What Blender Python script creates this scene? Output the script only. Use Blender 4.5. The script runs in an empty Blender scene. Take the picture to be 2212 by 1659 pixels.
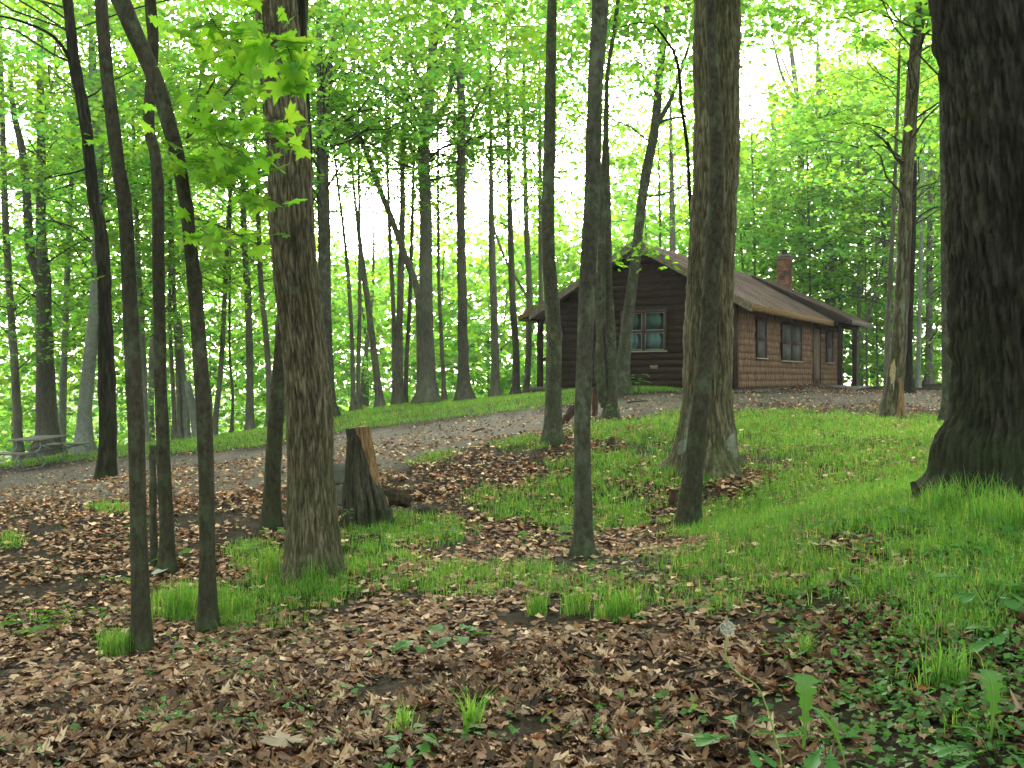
import bpy, math, random
import numpy as np
from mathutils import Vector, Matrix, noise as mnoise

random.seed(7)
RS = np.random.RandomState(11)
scene = bpy.context.scene
COL = scene.collection

# ------------------------------------------------------------------ camera, sky, sun, exposure
E = 1.5                      # eye height, metres
F = 2124.0                   # focal length for the photograph measured at 2212 px wide
CX, CY = 1106.0, 818.0       # column of the view axis, row of the horizon
cam_d = bpy.data.cameras.new('camera')
cam_d.lens = 36.0 * F / 2212.0
cam_d.clip_start = 0.05
cam_d.clip_end = 2000
cam = bpy.data.objects.new('camera', cam_d)
COL.objects.link(cam)
cam.location = (0, 0, E)
cam.rotation_euler = (math.radians(90) - math.atan((829.5 - CY) / F), 0, 0)
scene.camera = cam

world = bpy.data.worlds.new('World')
scene.world = world
world.use_nodes = True
wn = world.node_tree.nodes
wn.clear()
w_out = wn.new('ShaderNodeOutputWorld')
w_bg = wn.new('ShaderNodeBackground')
w_sky = wn.new('ShaderNodeTexSky')
w_sky.sky_type = 'NISHITA'
w_sky.sun_disc = False
SUN_EL, SUN_AZ = math.radians(20), math.radians(-5)      # ahead of the camera, a little to the left
w_sky.sun_elevation = SUN_EL
w_sky.sun_rotation = SUN_AZ
w_sky.air_density = 1.0
w_sky.dust_density = 4.0
w_sky.ozone_density = 1.0
w_bg.inputs['Strength'].default_value = 0.15
w_hs = wn.new('ShaderNodeHueSaturation')      # thin overcast: the blue is washed out
w_hs.inputs['Saturation'].default_value = 0.4
world.node_tree.links.new(w_sky.outputs[0], w_hs.inputs['Color'])
world.node_tree.links.new(w_hs.outputs[0], w_bg.inputs[0])
world.node_tree.links.new(w_bg.outputs[0], w_out.inputs[0])

sun_d = bpy.data.lights.new('sun', 'SUN')
sun_d.energy = 1.5
sun_d.angle = math.radians(25)
sun_d.color = (1.0, 0.95, 0.85)
sun = bpy.data.objects.new('sun', sun_d)
COL.objects.link(sun)
sdir = Vector((math.sin(SUN_AZ) * math.cos(SUN_EL), math.cos(SUN_AZ) * math.cos(SUN_EL), math.sin(SUN_EL)))
sun.rotation_euler = sdir.to_track_quat('Z', 'Y').to_euler()
sun.location = sdir * 100

scene.view_settings.view_transform = 'Standard'
scene.view_settings.look = 'None'
scene.view_settings.exposure = 2.62
scene.view_settings.gamma = 1.0
scene.view_settings.use_curve_mapping = False
scene.render.engine = 'CYCLES'
cy = scene.cycles
cy.use_denoising = True
cy.max_bounces = 10
cy.diffuse_bounces = 6
cy.glossy_bounces = 2
cy.transmission_bounces = 9
cy.transparent_max_bounces = 6
cy.caustics_reflective = False
cy.caustics_refractive = False
cy.sample_clamp_indirect = 6.0

# ------------------------------------------------------------------ noise
_perm = np.random.RandomState(3).permutation(4096)
_val = np.random.RandomState(4).rand(4096)


def vnoise(x, y, z=0.0):
    x, y, z = np.broadcast_arrays(np.asarray(x, float), np.asarray(y, float), np.asarray(z, float))
    xi, yi, zi = np.floor(x).astype(int), np.floor(y).astype(int), np.floor(z).astype(int)
    fx, fy, fz = x - xi, y - yi, z - zi
    fx, fy, fz = fx * fx * (3 - 2 * fx), fy * fy * (3 - 2 * fy), fz * fz * (3 - 2 * fz)

    def h(a, b, c):
        return _val[_perm[(_perm[(_perm[a & 4095] + b) & 4095] + c) & 4095]]
    r = 0
    for dx, wx in ((0, 1 - fx), (1, fx)):
        for dy, wy in ((0, 1 - fy), (1, fy)):
            for dz, wz in ((0, 1 - fz), (1, fz)):
                r = r + h(xi + dx, yi + dy, zi + dz) * wx * wy * wz
    return r * 2 - 1


def fnoise(x, y, z=0.0, o=3):
    r, a, s = 0, 1.0, 0
    for k in range(o):
        f = 2.03 ** k
        r = r + vnoise(x * f + 17 * k, y * f + 5 * k, np.asarray(z) * f) * a
        s += a
        a *= .5
    return r / s


# ------------------------------------------------------------------ terrain
ctrl = [(300, 1405, 6.4), (447, 1362, 6.8), (678, 1225, 7.8), (587, 1138, 9.8), (358, 1239, 8.6), (228, 1030, 17),
        (100, 1012, 26), (100, 988, 30), (820, 1135, 10), (1260, 1200, 8.6), (1487, 1140, 9.6), (1527, 1018, 12),
        (1193, 958, 14), (1311, 903, 18), (1345, 840, 26), (1592, 846, 28), (1200, 849, 31.5), (1820, 838, 38),
        (1930, 900, 18), (2050, 915, 17), (2200, 1062, 6.8), (2000, 1066, 6.9), (2212, 1180, 5.3), (1960, 842, 36), (2200, 845, 32), (1106, 1659, 3.3),
        (0, 1659, 3.5), (2212, 1659, 3.1), (1600, 1400, 4.6), (900, 1400, 5.3), (0, 1250, 8.5), (0, 1080, 18),
        (2212, 1300, 4.3), (921, 868, 32), (1004, 872, 31), (763, 892, 31), (539, 938, 31), (705, 905, 28),
        (900, 930, 22), (600, 990, 20), (1750, 870, 24), (2500, 900, 14), (-300, 1100, 16), (1114, 858, 33), (1069, 860, 33),
        (350, 955, 31), (2050, 840, 46)]
P, Zc = [], []
for (x, y, d) in ctrl:
    P.append(((x - CX) / F * d, d))
    Zc.append((CY - y) / F * d)
for (X, Y, z) in [(-3, 42, -3.2), (6, 52, -3.5), (-20, 44, -6), (-12, 60, -8), (10, 62, -5), (28, 55, -3), (-40, 40, -8), (45, 40, -1.5),
                  (0, 85, -8), (-40, 85, -8), (40, 85, -6), (0, 130, -7), (-60, 130, -7), (60, 130, -6), (0, 220, -5), (-120, 200, -5),
                  (120, 200, -4), (0, -3, -1.35), (-8, -5, -1.8), (8, -5, -.8), (0, -40, -1), (-50, -30, -3), (50, -30, 1),
                  (-100, 60, -8), (100, 60, -2), (0, 400, -4), (-300, 300, -5), (300, 300, -4), (-300, -200, 0), (300, -200, 0), (-20, 10, -3), (20, 12, -.2), (0, 0, -1.36)]:
    P.append((X, Y))
    Zc.append(z)
P = np.array(P)
Zc = np.array(Zc)


def _tps(r2):
    return np.where(r2 > 1e-12, .5 * r2 * np.log(r2 + 1e-12), 0)


_n = len(P)
_d2 = ((P[:, None] - P[None]) ** 2).sum(-1)
A = np.zeros((_n + 3, _n + 3))
A[:_n, :_n] = _tps(_d2) + np.eye(_n) * 2.0
A[:_n, _n] = 1
A[:_n, _n + 1:] = P
A[_n, :_n] = 1
A[_n + 1:, :_n] = P.T
_w = np.linalg.solve(A, np.concatenate([Zc, [0, 0, 0]]))


def G(X, Y):
    X, Y = np.asarray(X, float), np.asarray(Y, float)
    sh = X.shape
    x, y = X.ravel(), Y.ravel()
    r = _w[_n] + _w[_n + 1] * x + _w[_n + 2] * y
    for i in range(_n):
        r = r + _w[i] * _tps((x - P[i, 0]) ** 2 + (y - P[i, 1]) ** 2)
    r = r + E + .03 * fnoise(x * .9, y * .9, 2.2) * np.clip(1 - np.abs(y) / 60, 0, 1)
    return r.reshape(sh)


_YS = np.concatenate([np.arange(2.2, 20, .02), np.arange(20, 60, .05)])


def hit(px, py):
    """where the sight line through a point of the photograph meets the ground"""
    X = (px - CX) / F * _YS
    Z = E + (CY - py) / F * _YS
    b = Z - G(X, _YS)
    k = np.argmax(b <= 0)
    if b[k] > 0:
        k = np.argmin(b)
    return X[k], _YS[k]


def to_v(X, Y, Z):
    Yc = np.maximum(Y, .3)
    return CX + F * X / Yc, CY - F * (Z - E) / Yc


def g1(X, Y):
    return float(G(np.array([X]), np.array([Y]))[0])


# ------------------------------------------------------------------ helpers
def make_mesh(name, V, Fc, mat=None, col=None, smooth=False, extra=None):
    """V (n,3); Fc (m,k) or a list of such arrays"""
    me = bpy.data.meshes.new(name)
    if not isinstance(Fc, list):
        Fc = [Fc]
    Fc = [np.asarray(f) for f in Fc if len(f)]
    V = np.asarray(V, dtype=np.float32)
    me.vertices.add(len(V))
    me.vertices.foreach_set('co', V.ravel())
    nl = sum(f.size for f in Fc)
    nf = sum(len(f) for f in Fc)
    me.loops.add(nl)
    me.loops.foreach_set('vertex_index', np.concatenate([f.ravel() for f in Fc]).astype(np.int32))
    me.polygons.add(nf)
    starts, off = [], 0
    for f in Fc:
        k = f.shape[1]
        starts.append(off + np.arange(len(f)) * k)
        off += f.size
    me.polygons.foreach_set('loop_start', np.concatenate(starts).astype(np.int32))
    if smooth:
        me.polygons.foreach_set('use_smooth', np.ones(nf, bool))
    me.update(calc_edges=True)
    if col is not None:
        a = me.attributes.new('tint', 'FLOAT_COLOR', 'POINT')
        c = np.ones((len(V), 4), np.float32)
        c[:, :3] = col
        a.data.foreach_set('color', c.ravel())
    if extra is not None:
        a = me.attributes.new('relief', 'FLOAT', 'POINT')
        a.data.foreach_set('value', np.asarray(extra, np.float32))
    if mat:
        me.materials.append(mat)
    return me


def link(name, me, parent=None, **props):
    o = bpy.data.objects.new(name, me)
    COL.objects.link(o)
    if parent is not None:
        o.parent = parent
    for k, v in props.items():
        o[k] = v
    return o


def thing(name, label, cat, loc=(0, 0, 0), rot=0.0, group=None):
    o = bpy.data.objects.new(name, None)
    o.empty_display_size = .2
    COL.objects.link(o)
    o.location = loc
    o.rotation_euler = (0, 0, rot)
    o['label'] = label
    o['category'] = cat
    if group:
        o['group'] = group
    return o


def boxm(name, lo, hi, mat, taper=None):
    x0, y0, z0 = lo
    x1, y1, z1 = hi
    V = [(x0, y0, z0), (x1, y0, z0), (x1, y1, z0), (x0, y1, z0), (x0, y0, z1), (x1, y0, z1), (x1, y1, z1), (x0, y1, z1)]
    Q = [(0, 3, 2, 1), (4, 5, 6, 7), (0, 1, 5, 4), (1, 2, 6, 5), (2, 3, 7, 6), (3, 0, 4, 7)]
    return make_mesh(name, V, np.array(Q), mat)


def box(name, lo, hi, mat, parent=None, bevel=0, **props):
    o = link(name, boxm(name, lo, hi, mat), parent, **props)
    if bevel:
        m = o.modifiers.new('bevel', 'BEVEL')
        m.width = bevel
        m.segments = 2
    return o


def prism(name, poly, axis, a, b, mat, parent=None, **props):
    """extrude a polygon given in the two other axes along axis (0,1,2) from a to b"""
    n = len(poly)
    V = []
    for t in (a, b):
        for (p, q) in poly:
            v = [p, q]
            v.insert(axis, t)
            V.append(v)
    me = bpy.data.meshes.new(name)
    faces = [tuple(range(n)), tuple(range(2 * n - 1, n - 1, -1))] + [(i, i + n, (i + 1) % n + n, (i + 1) % n) for i in range(n)]
    me.from_pydata([tuple(v) for v in V], [], faces)
    import bmesh
    bm = bmesh.new()
    bm.from_mesh(me)
    bmesh.ops.recalc_face_normals(bm, faces=bm.faces)
    bm.to_mesh(me)
    bm.free()
    me.materials.append(mat)
    return link(name, me, parent, **props)


def many_boxes(lo, hi):
    """arrays of boxes -> V, F"""
    lo, hi = np.asarray(lo, float), np.asarray(hi, float)
    n = len(lo)
    sel = np.array([(0, 0, 0), (1, 0, 0), (1, 1, 0), (0, 1, 0), (0, 0, 1), (1, 0, 1), (1, 1, 1), (0, 1, 1)])
    V = lo[:, None] * (1 - sel[None]) + hi[:, None] * sel[None]
    Q = np.array([(0, 3, 2, 1), (4, 5, 6, 7), (0, 1, 5, 4), (1, 2, 6, 5), (2, 3, 7, 6), (3, 0, 4, 7)])
    Fq = (np.arange(n) * 8)[:, None, None] + Q[None]
    return V.reshape(-1, 3), Fq.reshape(-1, 4)


def smooth_path(pts, n):
    """Catmull-Rom through rows of pts, resampled to n rows by length"""
    pts = np.asarray(pts, float)
    if len(pts) < 3:
        t = np.linspace(0, 1, n)[:, None]
        return pts[0] * (1 - t) + pts[-1] * t
    q = np.vstack([2 * pts[0] - pts[1], pts, 2 * pts[-1] - pts[-2]])
    out = []
    for i in range(1, len(q) - 2):
        t = np.linspace(0, 1, 24, endpoint=False)[:, None]
        p0, p1, p2, p3 = q[i - 1], q[i], q[i + 1], q[i + 2]
        out.append(.5 * ((2 * p1) + (-p0 + p2) * t + (2 * p0 - 5 * p1 + 4 * p2 - p3) * t ** 2 + (-p0 + 3 * p1 - 3 * p2 + p3) * t ** 3))
    out.append(pts[-1:])
    out = np.vstack(out)
    s = np.concatenate([[0], np.cumsum(np.linalg.norm(np.diff(out[:, :3], axis=0), axis=1))])
    u = np.linspace(0, s[-1], n)
    return np.stack([np.interp(u, s, out[:, k]) for k in range(out.shape[1])], 1)


def tube_arrays(path, rad, seg, disp=None, cap=True):
    """rings perpendicular to the path. disp(theta(n,seg), s(n,1), P(n,seg,3)) -> radial offset"""
    path = np.asarray(path, float)
    n = len(path)
    T = np.gradient(path, axis=0)
    T /= np.linalg.norm(T, axis=1)[:, None] + 1e-9
    ref = np.array([1.0, 0, 0]) if abs(T[:, 0]).mean() < .8 else np.array([0, 1.0, 0])
    B = np.cross(T, ref)
    B /= np.linalg.norm(B, axis=1)[:, None] + 1e-9
    N = np.cross(B, T)
    th = np.linspace(0, 2 * np.pi, seg, endpoint=False)
    D = N[:, None] * np.cos(th)[None, :, None] + B[:, None] * np.sin(th)[None, :, None]
    R = np.broadcast_to(np.asarray(rad, float)[:, None], (n, seg)).copy()
    Pn = path[:, None] + D * R[..., None]
    ex = None
    if disp is not None:
        off, ex = disp(np.broadcast_to(th, (n, seg)), Pn)
        Pn = path[:, None] + D * (R + off)[..., None]
    V = Pn.reshape(-1, 3)
    i = np.arange(n - 1)[:, None] * seg
    j = np.arange(seg)[None]
    j2 = (j + 1) % seg
    Q = np.stack([i + j, i + j2, i + seg + j2, i + seg + j], -1).reshape(-1, 4)
    return V, Q, (ex.ravel() if ex is not None else None)


class Acc:
    """collects pieces into one mesh"""
    def __init__(s):
        s.V, s.F, s.C, s.X, s.n = [], {}, [], [], 0

    def add(s, V, Fc, c=None, x=None):
        V = np.asarray(V, float)
        for f in (Fc if isinstance(Fc, list) else [Fc]):
            f = np.asarray(f)
            s.F.setdefault(f.shape[1], []).append(f + s.n)
        s.V.append(V)
        if c is not None:
            s.C.append(np.broadcast_to(c, (len(V), 3)))
        if x is not None:
            s.X.append(x)
        s.n += len(V)

    def mesh(s, name, mat, smooth=False):
        return make_mesh(name, np.vstack(s.V), [np.vstack(v) for v in s.F.values()], mat,
                         np.vstack(s.C) if s.C else None, smooth, np.concatenate(s.X) if s.X else None)


# ------------------------------------------------------------------ materials
def new_mat(name):
    m = bpy.data.materials.new(name)
    m.use_nodes = True
    nt = m.node_tree
    nt.nodes.clear()
    out = nt.nodes.new('ShaderNodeOutputMaterial')
    return m, nt, out


def N(nt, t, **kw):
    n = nt.nodes.new(t)
    for k, v in kw.items():
        if k in n.inputs:
            n.inputs[k].default_value = v
        else:
            setattr(n, k, v)
    return n


def ramp(nt, fac, stops):
    r = nt.nodes.new('ShaderNodeValToRGB')
    cr = r.color_ramp
    while len(cr.elements) < len(stops):
        cr.elements.new(.5)
    for e, (p, c) in zip(cr.elements, stops):
        e.position = p
        e.color = (*c, 1) if len(c) == 3 else c
    nt.links.new(fac, r.inputs[0])
    return r.outputs[0]


def coords(nt, scale=(1, 1, 1), src='Object'):
    tc = nt.nodes.new('ShaderNodeTexCoord')
    mp = nt.nodes.new('ShaderNodeMapping')
    mp.inputs['Scale'].default_value = scale
    nt.links.new(tc.outputs[src], mp.inputs[0])
    return mp.outputs[0]


def noise_tex(nt, vec, scale, detail=6, rough=.6, dist=0):
    n = N(nt, 'ShaderNodeTexNoise', Scale=scale, Detail=detail, Roughness=rough, Distortion=dist)
    nt.links.new(vec, n.inputs['Vector'])
    return n.outputs['Fac']


def mix(nt, fac, a, b, mode='MIX'):
    m = nt.nodes.new('ShaderNodeMix')
    m.data_type = 'RGBA'
    m.blend_type = mode
    L = nt.links
    if isinstance(fac, (int, float)):
        m.inputs[0].default_value = fac
    else:
        L.new(fac, m.inputs[0])
    for s, v in ((6, a), (7, b)):
        if isinstance(v, tuple):
            m.inputs[s].default_value = (*v, 1)
        else:
            L.new(v, m.inputs[s])
    return m.outputs[2]


def finish(nt, out, color, rough=.9, bump=None, bstr=.3, bdist=.01, spec=.2):
    p = nt.nodes.new('ShaderNodeBsdfPrincipled')
    p.inputs['Roughness'].default_value = rough
    p.inputs['Specular IOR Level'].default_value = spec
    if isinstance(color, tuple):
        p.inputs['Base Color'].default_value = (*color, 1)
    else:
        nt.links.new(color, p.inputs['Base Color'])
    if bump is not None:
        b = N(nt, 'ShaderNodeBump', Strength=bstr, Distance=bdist)
        nt.links.new(bump, b.inputs['Height'])
        nt.links.new(b.outputs[0], p.inputs['Normal'])
    nt.links.new(p.outputs[0], out.inputs[0])
    return p


def bark_mat(name, dark, light, lichen, vscale=(9, 9, 1.6), lich=.55, bstr=.8, relief=False, moss=None):
    m, nt, out = new_mat(name)
    v = coords(nt, vscale)
    n1 = noise_tex(nt, v, 4.0, 8, .65, .4)
    v2 = coords(nt, (1, 1, .6))
    n2 = noise_tex(nt, v2, 7.0, 6, .7)
    c = ramp(nt, n1, [(.32, dark), (.62, light)])
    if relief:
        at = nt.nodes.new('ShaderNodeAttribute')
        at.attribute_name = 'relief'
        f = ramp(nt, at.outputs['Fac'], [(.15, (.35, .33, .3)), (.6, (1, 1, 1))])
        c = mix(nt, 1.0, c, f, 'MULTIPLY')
    c = mix(nt, ramp(nt, n2, [(lich, (0, 0, 0)), (lich + .13, (.75, .75, .75))]), c, lichen)
    n4 = noise_tex(nt, coords(nt, (1, 1, .35)), 1.6, 3, .5)
    c = mix(nt, 1.0, c, ramp(nt, n4, [(.3, (.62, .62, .6)), (.7, (1.2, 1.2, 1.2))]), 'MULTIPLY')
    if moss:
        n3 = noise_tex(nt, coords(nt), 3.0, 5, .6)
        gz = nt.nodes.new('ShaderNodeSeparateXYZ')
        nt.links.new(coords(nt), gz.inputs[0])
        mp = N(nt, 'ShaderNodeMapRange')
        mp.inputs[1].default_value = .0
        mp.inputs[2].default_value = 1.4
        mp.inputs[3].default_value = .55
        mp.inputs[4].default_value = 0
        nt.links.new(gz.outputs[2], mp.inputs[0])
        mm = N(nt, 'ShaderNodeMath', operation='MULTIPLY')
        nt.links.new(mp.outputs[0], mm.inputs[0])
        nt.links.new(ramp(nt, n3, [(.4, (0, 0, 0)), (.6, (1, 1, 1))]), mm.inputs[1])
        c = mix(nt, mm.outputs[0], c, moss)
    finish(nt, out, c, .92, n1, bstr, .012, .15)
    return m


M = {}
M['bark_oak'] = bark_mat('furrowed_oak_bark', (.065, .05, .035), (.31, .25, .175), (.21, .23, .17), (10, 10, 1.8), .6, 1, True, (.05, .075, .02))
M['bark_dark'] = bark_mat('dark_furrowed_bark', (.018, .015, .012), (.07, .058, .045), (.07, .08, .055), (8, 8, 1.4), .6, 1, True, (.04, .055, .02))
M['bark_grey'] = bark_mat('grey_lichened_bark', (.04, .034, .026), (.11, .097, .075), (.17, .19, .13), (7, 7, 4.5), .5, .6, False, (.05, .075, .025))
M['bark_far'] = bark_mat('smooth_forest_bark', (.11, .092, .075), (.21, .185, .15), (.22, .24, .18), (4, 4, 1.2), .55, .6)  # tone lightened to stand in for glare over far trunks
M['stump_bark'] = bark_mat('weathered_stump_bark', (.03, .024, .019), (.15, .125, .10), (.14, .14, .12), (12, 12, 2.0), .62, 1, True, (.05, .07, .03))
M['lichen'] = bark_mat('lichen_crusted_bark', (.10, .10, .085), (.24, .24, .21), (.3, .32, .27), (9, 9, 4), .5, .8)
M['bark_mid'] = bark_mat('grey_brown_forest_bark', (.06, .05, .04), (.14, .12, .095), (.15, .165, .12), (5, 5, 1.4), .55, .6)  # lighter copy of the dark bark, brightening far trunks by colour
M['bark_pale'] = bark_mat('pale_grey_bark', (.16, .15, .13), (.30, .29, .26), (.24, .26, .22), (3, 3, 2), .5, .6)
M['bark_brown'] = bark_mat('brown_pole_bark', (.03, .025, .018), (.085, .07, .05), (.13, .15, .095), (8, 8, 4.0), .52, .8, False, (.04, .065, .02))
M['twig'] = bark_mat('twig_bark', (.04, .034, .026), (.07, .06, .045), (.07, .08, .05), (4, 4, 4), .6, .3)


def leaf_mat(name, trans=(.34, .66, .065), diff=(.09, .25, .035), f=.58, gloss=.04):
    m, nt, out = new_mat(name)
    at = nt.nodes.new('ShaderNodeAttribute')
    at.attribute_name = 'tint'
    d = nt.nodes.new('ShaderNodeBsdfDiffuse')
    t = nt.nodes.new('ShaderNodeBsdfTranslucent')
    g = nt.nodes.new('ShaderNodeBsdfGlossy')
    g.inputs['Roughness'].default_value = .45
    nt.links.new(mix(nt, 1.0, diff, at.outputs['Color'], 'MULTIPLY'), d.inputs[0])
    nt.links.new(mix(nt, 1.0, trans, at.outputs['Color'], 'MULTIPLY'), t.inputs[0])
    a = nt.nodes.new('ShaderNodeMixShader')
    a.inputs[0].default_value = f
    nt.links.new(d.outputs[0], a.inputs[1])
    nt.links.new(t.outputs[0], a.inputs[2])
    b = nt.nodes.new('ShaderNodeMixShader')
    b.inputs[0].default_value = gloss
    nt.links.new(a.outputs[0], b.inputs[1])
    nt.links.new(g.outputs[0], b.inputs[2])
    nt.links.new(b.outputs[0], out.inputs[0])
    return m


M['leaf'] = leaf_mat('green_maple_leaf')
M['leaf_hero'] = leaf_mat('near_maple_leaf', (.34, .66, .04), (.07, .20, .02), .62, .03)
M['grass'] = leaf_mat('grass_blade', (.29, .54, .06), (.14, .32, .05), .45, .02)
M['weed'] = leaf_mat('weed_leaf', (.15, .34, .04), (.07, .20, .03), .4, .05)
M['litter'] = leaf_mat('fallen_leaf', (.30, .17, .09), (1, 1, 1), .12, .03)


def flat_mat(name, a, b, scale=(1, 1, 1), sc=8, rough=.85, bstr=.4, bd=.005, det=6, spec=.2, lo=.35, hi=.65):
    m, nt, out = new_mat(name)
    n = noise_tex(nt, coords(nt, scale), sc, det, .65)
    finish(nt, out, ramp(nt, n, [(lo, a), (hi, b)]), rough, n, bstr, bd, spec)
    return m


M['board'] = flat_mat('brown_stained_board', (.024, .012, .009), (.056, .029, .021), (1, 6, 12), 3, .8, .4, .003)
M['shingle'] = flat_mat('weathered_cedar_shingle', (.11, .058, .032), (.34, .20, .115), (1, 3.5, .9), 2.2, .85, .4, .003, 7)
M['trim'] = flat_mat('brown_trim', (.05, .028, .02), (.09, .052, .037), (3, 3, 3), 4, .7)
M['rake'] = flat_mat('worn_rake_board', (.14, .10, .075), (.30, .23, .18), (4, 4, 4), 3, .8)
M['fascia'] = flat_mat('rust_stained_fascia', (.17, .08, .03), (.34, .20, .09), (5, 3, 9), 2.5, .8)
M['soffit'] = flat_mat('dark_soffit', (.03, .022, .017), (.05, .037, .028), (1, 1, 1), 5)
M['post'] = flat_mat('dark_post', (.035, .02, .015), (.06, .036, .027), (6, 6, 1), 4)
M['door'] = flat_mat('tan_door_paint', (.13, .085, .055), (.19, .13, .088), (6, 6, 1), 3, .6)
M['sill'] = flat_mat('pale_sill_paint', (.36, .31, .22), (.48, .42, .32), (3, 3, 3), 5, .6)
M['sash'] = flat_mat('reddish_window_trim', (.075, .032, .022), (.12, .055, .04), (3, 3, 3), 5, .6)
M['white_sash'] = flat_mat('pale_inner_sash', (.2, .23, .25), (.3, .34, .35), (2, 2, 2), 5, .5)
M['curtain'] = flat_mat('pale_green_grey_curtain', (.13, .19, .18), (.18, .25, .235), (5, 1, .2), 1, .9, 0, .001, 0)
M['curtain_blue'] = flat_mat('blue_grey_curtain', (.13, .19, .24), (.36, .44, .46), (9, 1, .8), 1.5, .9, 0, .001, 1)
M['screen'] = flat_mat('grey_window_screen', (.12, .115, .105), (.2, .195, .18), (2, 2, 2), 4, .7)
M['mesh'] = flat_mat('grey_insect_screen', (.06, .058, .05), (.13, .125, .11), (1, 1, 1), 3, .8)
M['concrete'] = flat_mat('weathered_concrete', (.15, .14, .12), (.27, .25, .22), (1, 1, 1), 6, .95)
M['deck'] = flat_mat('grey_deck_board', (.13, .115, .10), (.24, .22, .19), (8, 1, 1), 4, .9)
M['metal_black'] = flat_mat('black_flue_metal', (.012, .012, .012), (.03, .028, .026), (2, 2, 2), 5, .5, .2, .002, 4, .5)
M['table_wood'] = flat_mat('grey_table_plank', (.09, .08, .062), (.20, .18, .145), (2, 20, 4), 3, .8)
M['stone'] = flat_mat('grey_stone', (.085, .078, .07), (.17, .155, .14), (1, 1, 1), 7, .9, .6, .01)
M['dead_wood'] = flat_mat('rotten_wood', (.03, .022, .016), (.10, .07, .05), (5, 5, 1), 5, .95, .9, .012)
M['wood_orange'] = flat_mat('split_orange_wood', (.15, .07, .035), (.42, .25, .13), (14, 14, .8), 4, .8, .6, .008)
M['wood_pale'] = flat_mat('cut_pale_wood', (.36, .25, .15), (.6, .46, .32), (5, 5, 5), 6, .8, .4, .004)
M['wood_red'] = flat_mat('red_rotten_wood', (.045, .025, .018), (.13, .07, .05), (6, 6, 1), 5, .95, .8, .01)
M['pale_bark_chip'] = flat_mat('pale_bark_chip', (.4, .38, .36), (.6, .58, .55), (5, 5, 5), 6)

m, nt, out = new_mat('galvanised_tube')
p = finish(nt, out, (.22, .24, .24), .5, None)
p.inputs['Metallic'].default_value = .8
M['tube'] = m
m, nt, out = new_mat('window_glass')
t = nt.nodes.new('ShaderNodeBsdfTransparent')
t.inputs[0].default_value = (.85, .9, .9, 1)
g = nt.nodes.new('ShaderNodeBsdfGlossy')
g.inputs['Roughness'].default_value = .12
lw = N(nt, 'ShaderNodeFresnel', IOR=1.18)
mx = nt.nodes.new('ShaderNodeMixShader')
nt.links.new(lw.outputs[0], mx.inputs[0])
nt.links.new(t.outputs[0], mx.inputs[1])
nt.links.new(g.outputs[0], mx.inputs[2])
nt.links.new(mx.outputs[0], out.inputs[0])
M['glass'] = m

# roof shingles: reddish brown asphalt with speckle
m, nt, out = new_mat('brown_asphalt_shingle')
n1 = noise_tex(nt, coords(nt), 1.3, 5, .6)
n2 = noise_tex(nt, coords(nt), 60, 3, .7)
c = ramp(nt, n1, [(.3, (.13, .085, .065)), (.7, (.30, .205, .165))])
c = mix(nt, .5, c, ramp(nt, n2, [(.3, (.5, .5, .5)), (.7, (1.3, 1.25, 1.2))]), 'MULTIPLY')
finish(nt, out, c, .9, n2, .5, .004)
M['roof'] = m
# brick
m, nt, out = new_mat('old_brick')
n1 = noise_tex(nt, coords(nt), 3.2, 4, .7)
n2 = noise_tex(nt, coords(nt), 25, 4, .7)
c = ramp(nt, n1, [(.38, (.07, .055, .04)), (.5, (.26, .09, .05)), (.65, (.36, .15, .08))])
finish(nt, out, c, .9, n2, .6, .006)
M['brick'] = m
M['mortar'] = flat_mat('mortar', (.16, .14, .12), (.24, .21, .18))

# ground: attribute tint carries where soil, path and grassy loam lie
m, nt, out = new_mat('forest_soil')
at = nt.nodes.new('ShaderNodeAttribute')
at.attribute_name = 'tint'
v = coords(nt)
n1 = noise_tex(nt, v, 14, 8, .72)
n2 = noise_tex(nt, v, 2.2, 5, .6)
n3 = noise_tex(nt, v, 60, 4, .7)
soil = ramp(nt, n1, [(.35, (.016, .011, .007)), (.55, (.05, .034, .022)), (.7, (.11, .075, .05))])
path = ramp(nt, n1, [(.3, (.11, .09, .074)), (.52, (.175, .148, .125)), (.68, (.28, .24, .205))])
path = mix(nt, 1.0, path, ramp(nt, n2, [(.35, (.75, .72, .7)), (.65, (1.1, 1.08, 1.06))]), 'MULTIPLY')
path = mix(nt, ramp(nt, n3, [(.62, (0, 0, 0)), (.7, (.8, .8, .8))]), path, (.24, .16, .11))
loam = ramp(nt, n1, [(.35, (.02, .02, .008)), (.6, (.05, .065, .018)), (.72, (.09, .12, .03))])
sp = nt.nodes.new('ShaderNodeSeparateColor')
nt.links.new(at.outputs['Color'], sp.inputs[0])
c = mix(nt, sp.outputs[1], soil, loam)
c = mix(nt, sp.outputs[0], c, path)
finish(nt, out, c, .95, n1, .8, .025, .1)
M['soil'] = m

# ------------------------------------------------------------------ ground cover masks
PU = np.array([(-900, 1060), (0, 1015), (250, 992), (550, 967), (760, 932), (1000, 902), (1250, 872), (1400, 850), (1600, 845), (2050, 838), (3200, 838)], float)
PL = np.array([(-900, 1150), (0, 1092), (400, 1075), (700, 1055), (950, 990), (1100, 950), (1250, 915), (1400, 897), (1600, 885), (1800, 880), (2050, 888), (3200, 900)], float)


def path_mask(X, Y, Z):
    vx, vy = to_v(X, Y, Z)
    u = np.interp(vx, PU[:, 0], PU[:, 1])
    l = np.interp(vx, PL[:, 0], PL[:, 1])
    w = fnoise(X * 1.3, Y * .7, 3.1) * 13
    m = np.clip((vy + w - u) / 8, 0, 1) * np.clip((l - vy + w) / 16, 0, 1)
    return m * (Y > 9) * (Y < 45)


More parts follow.
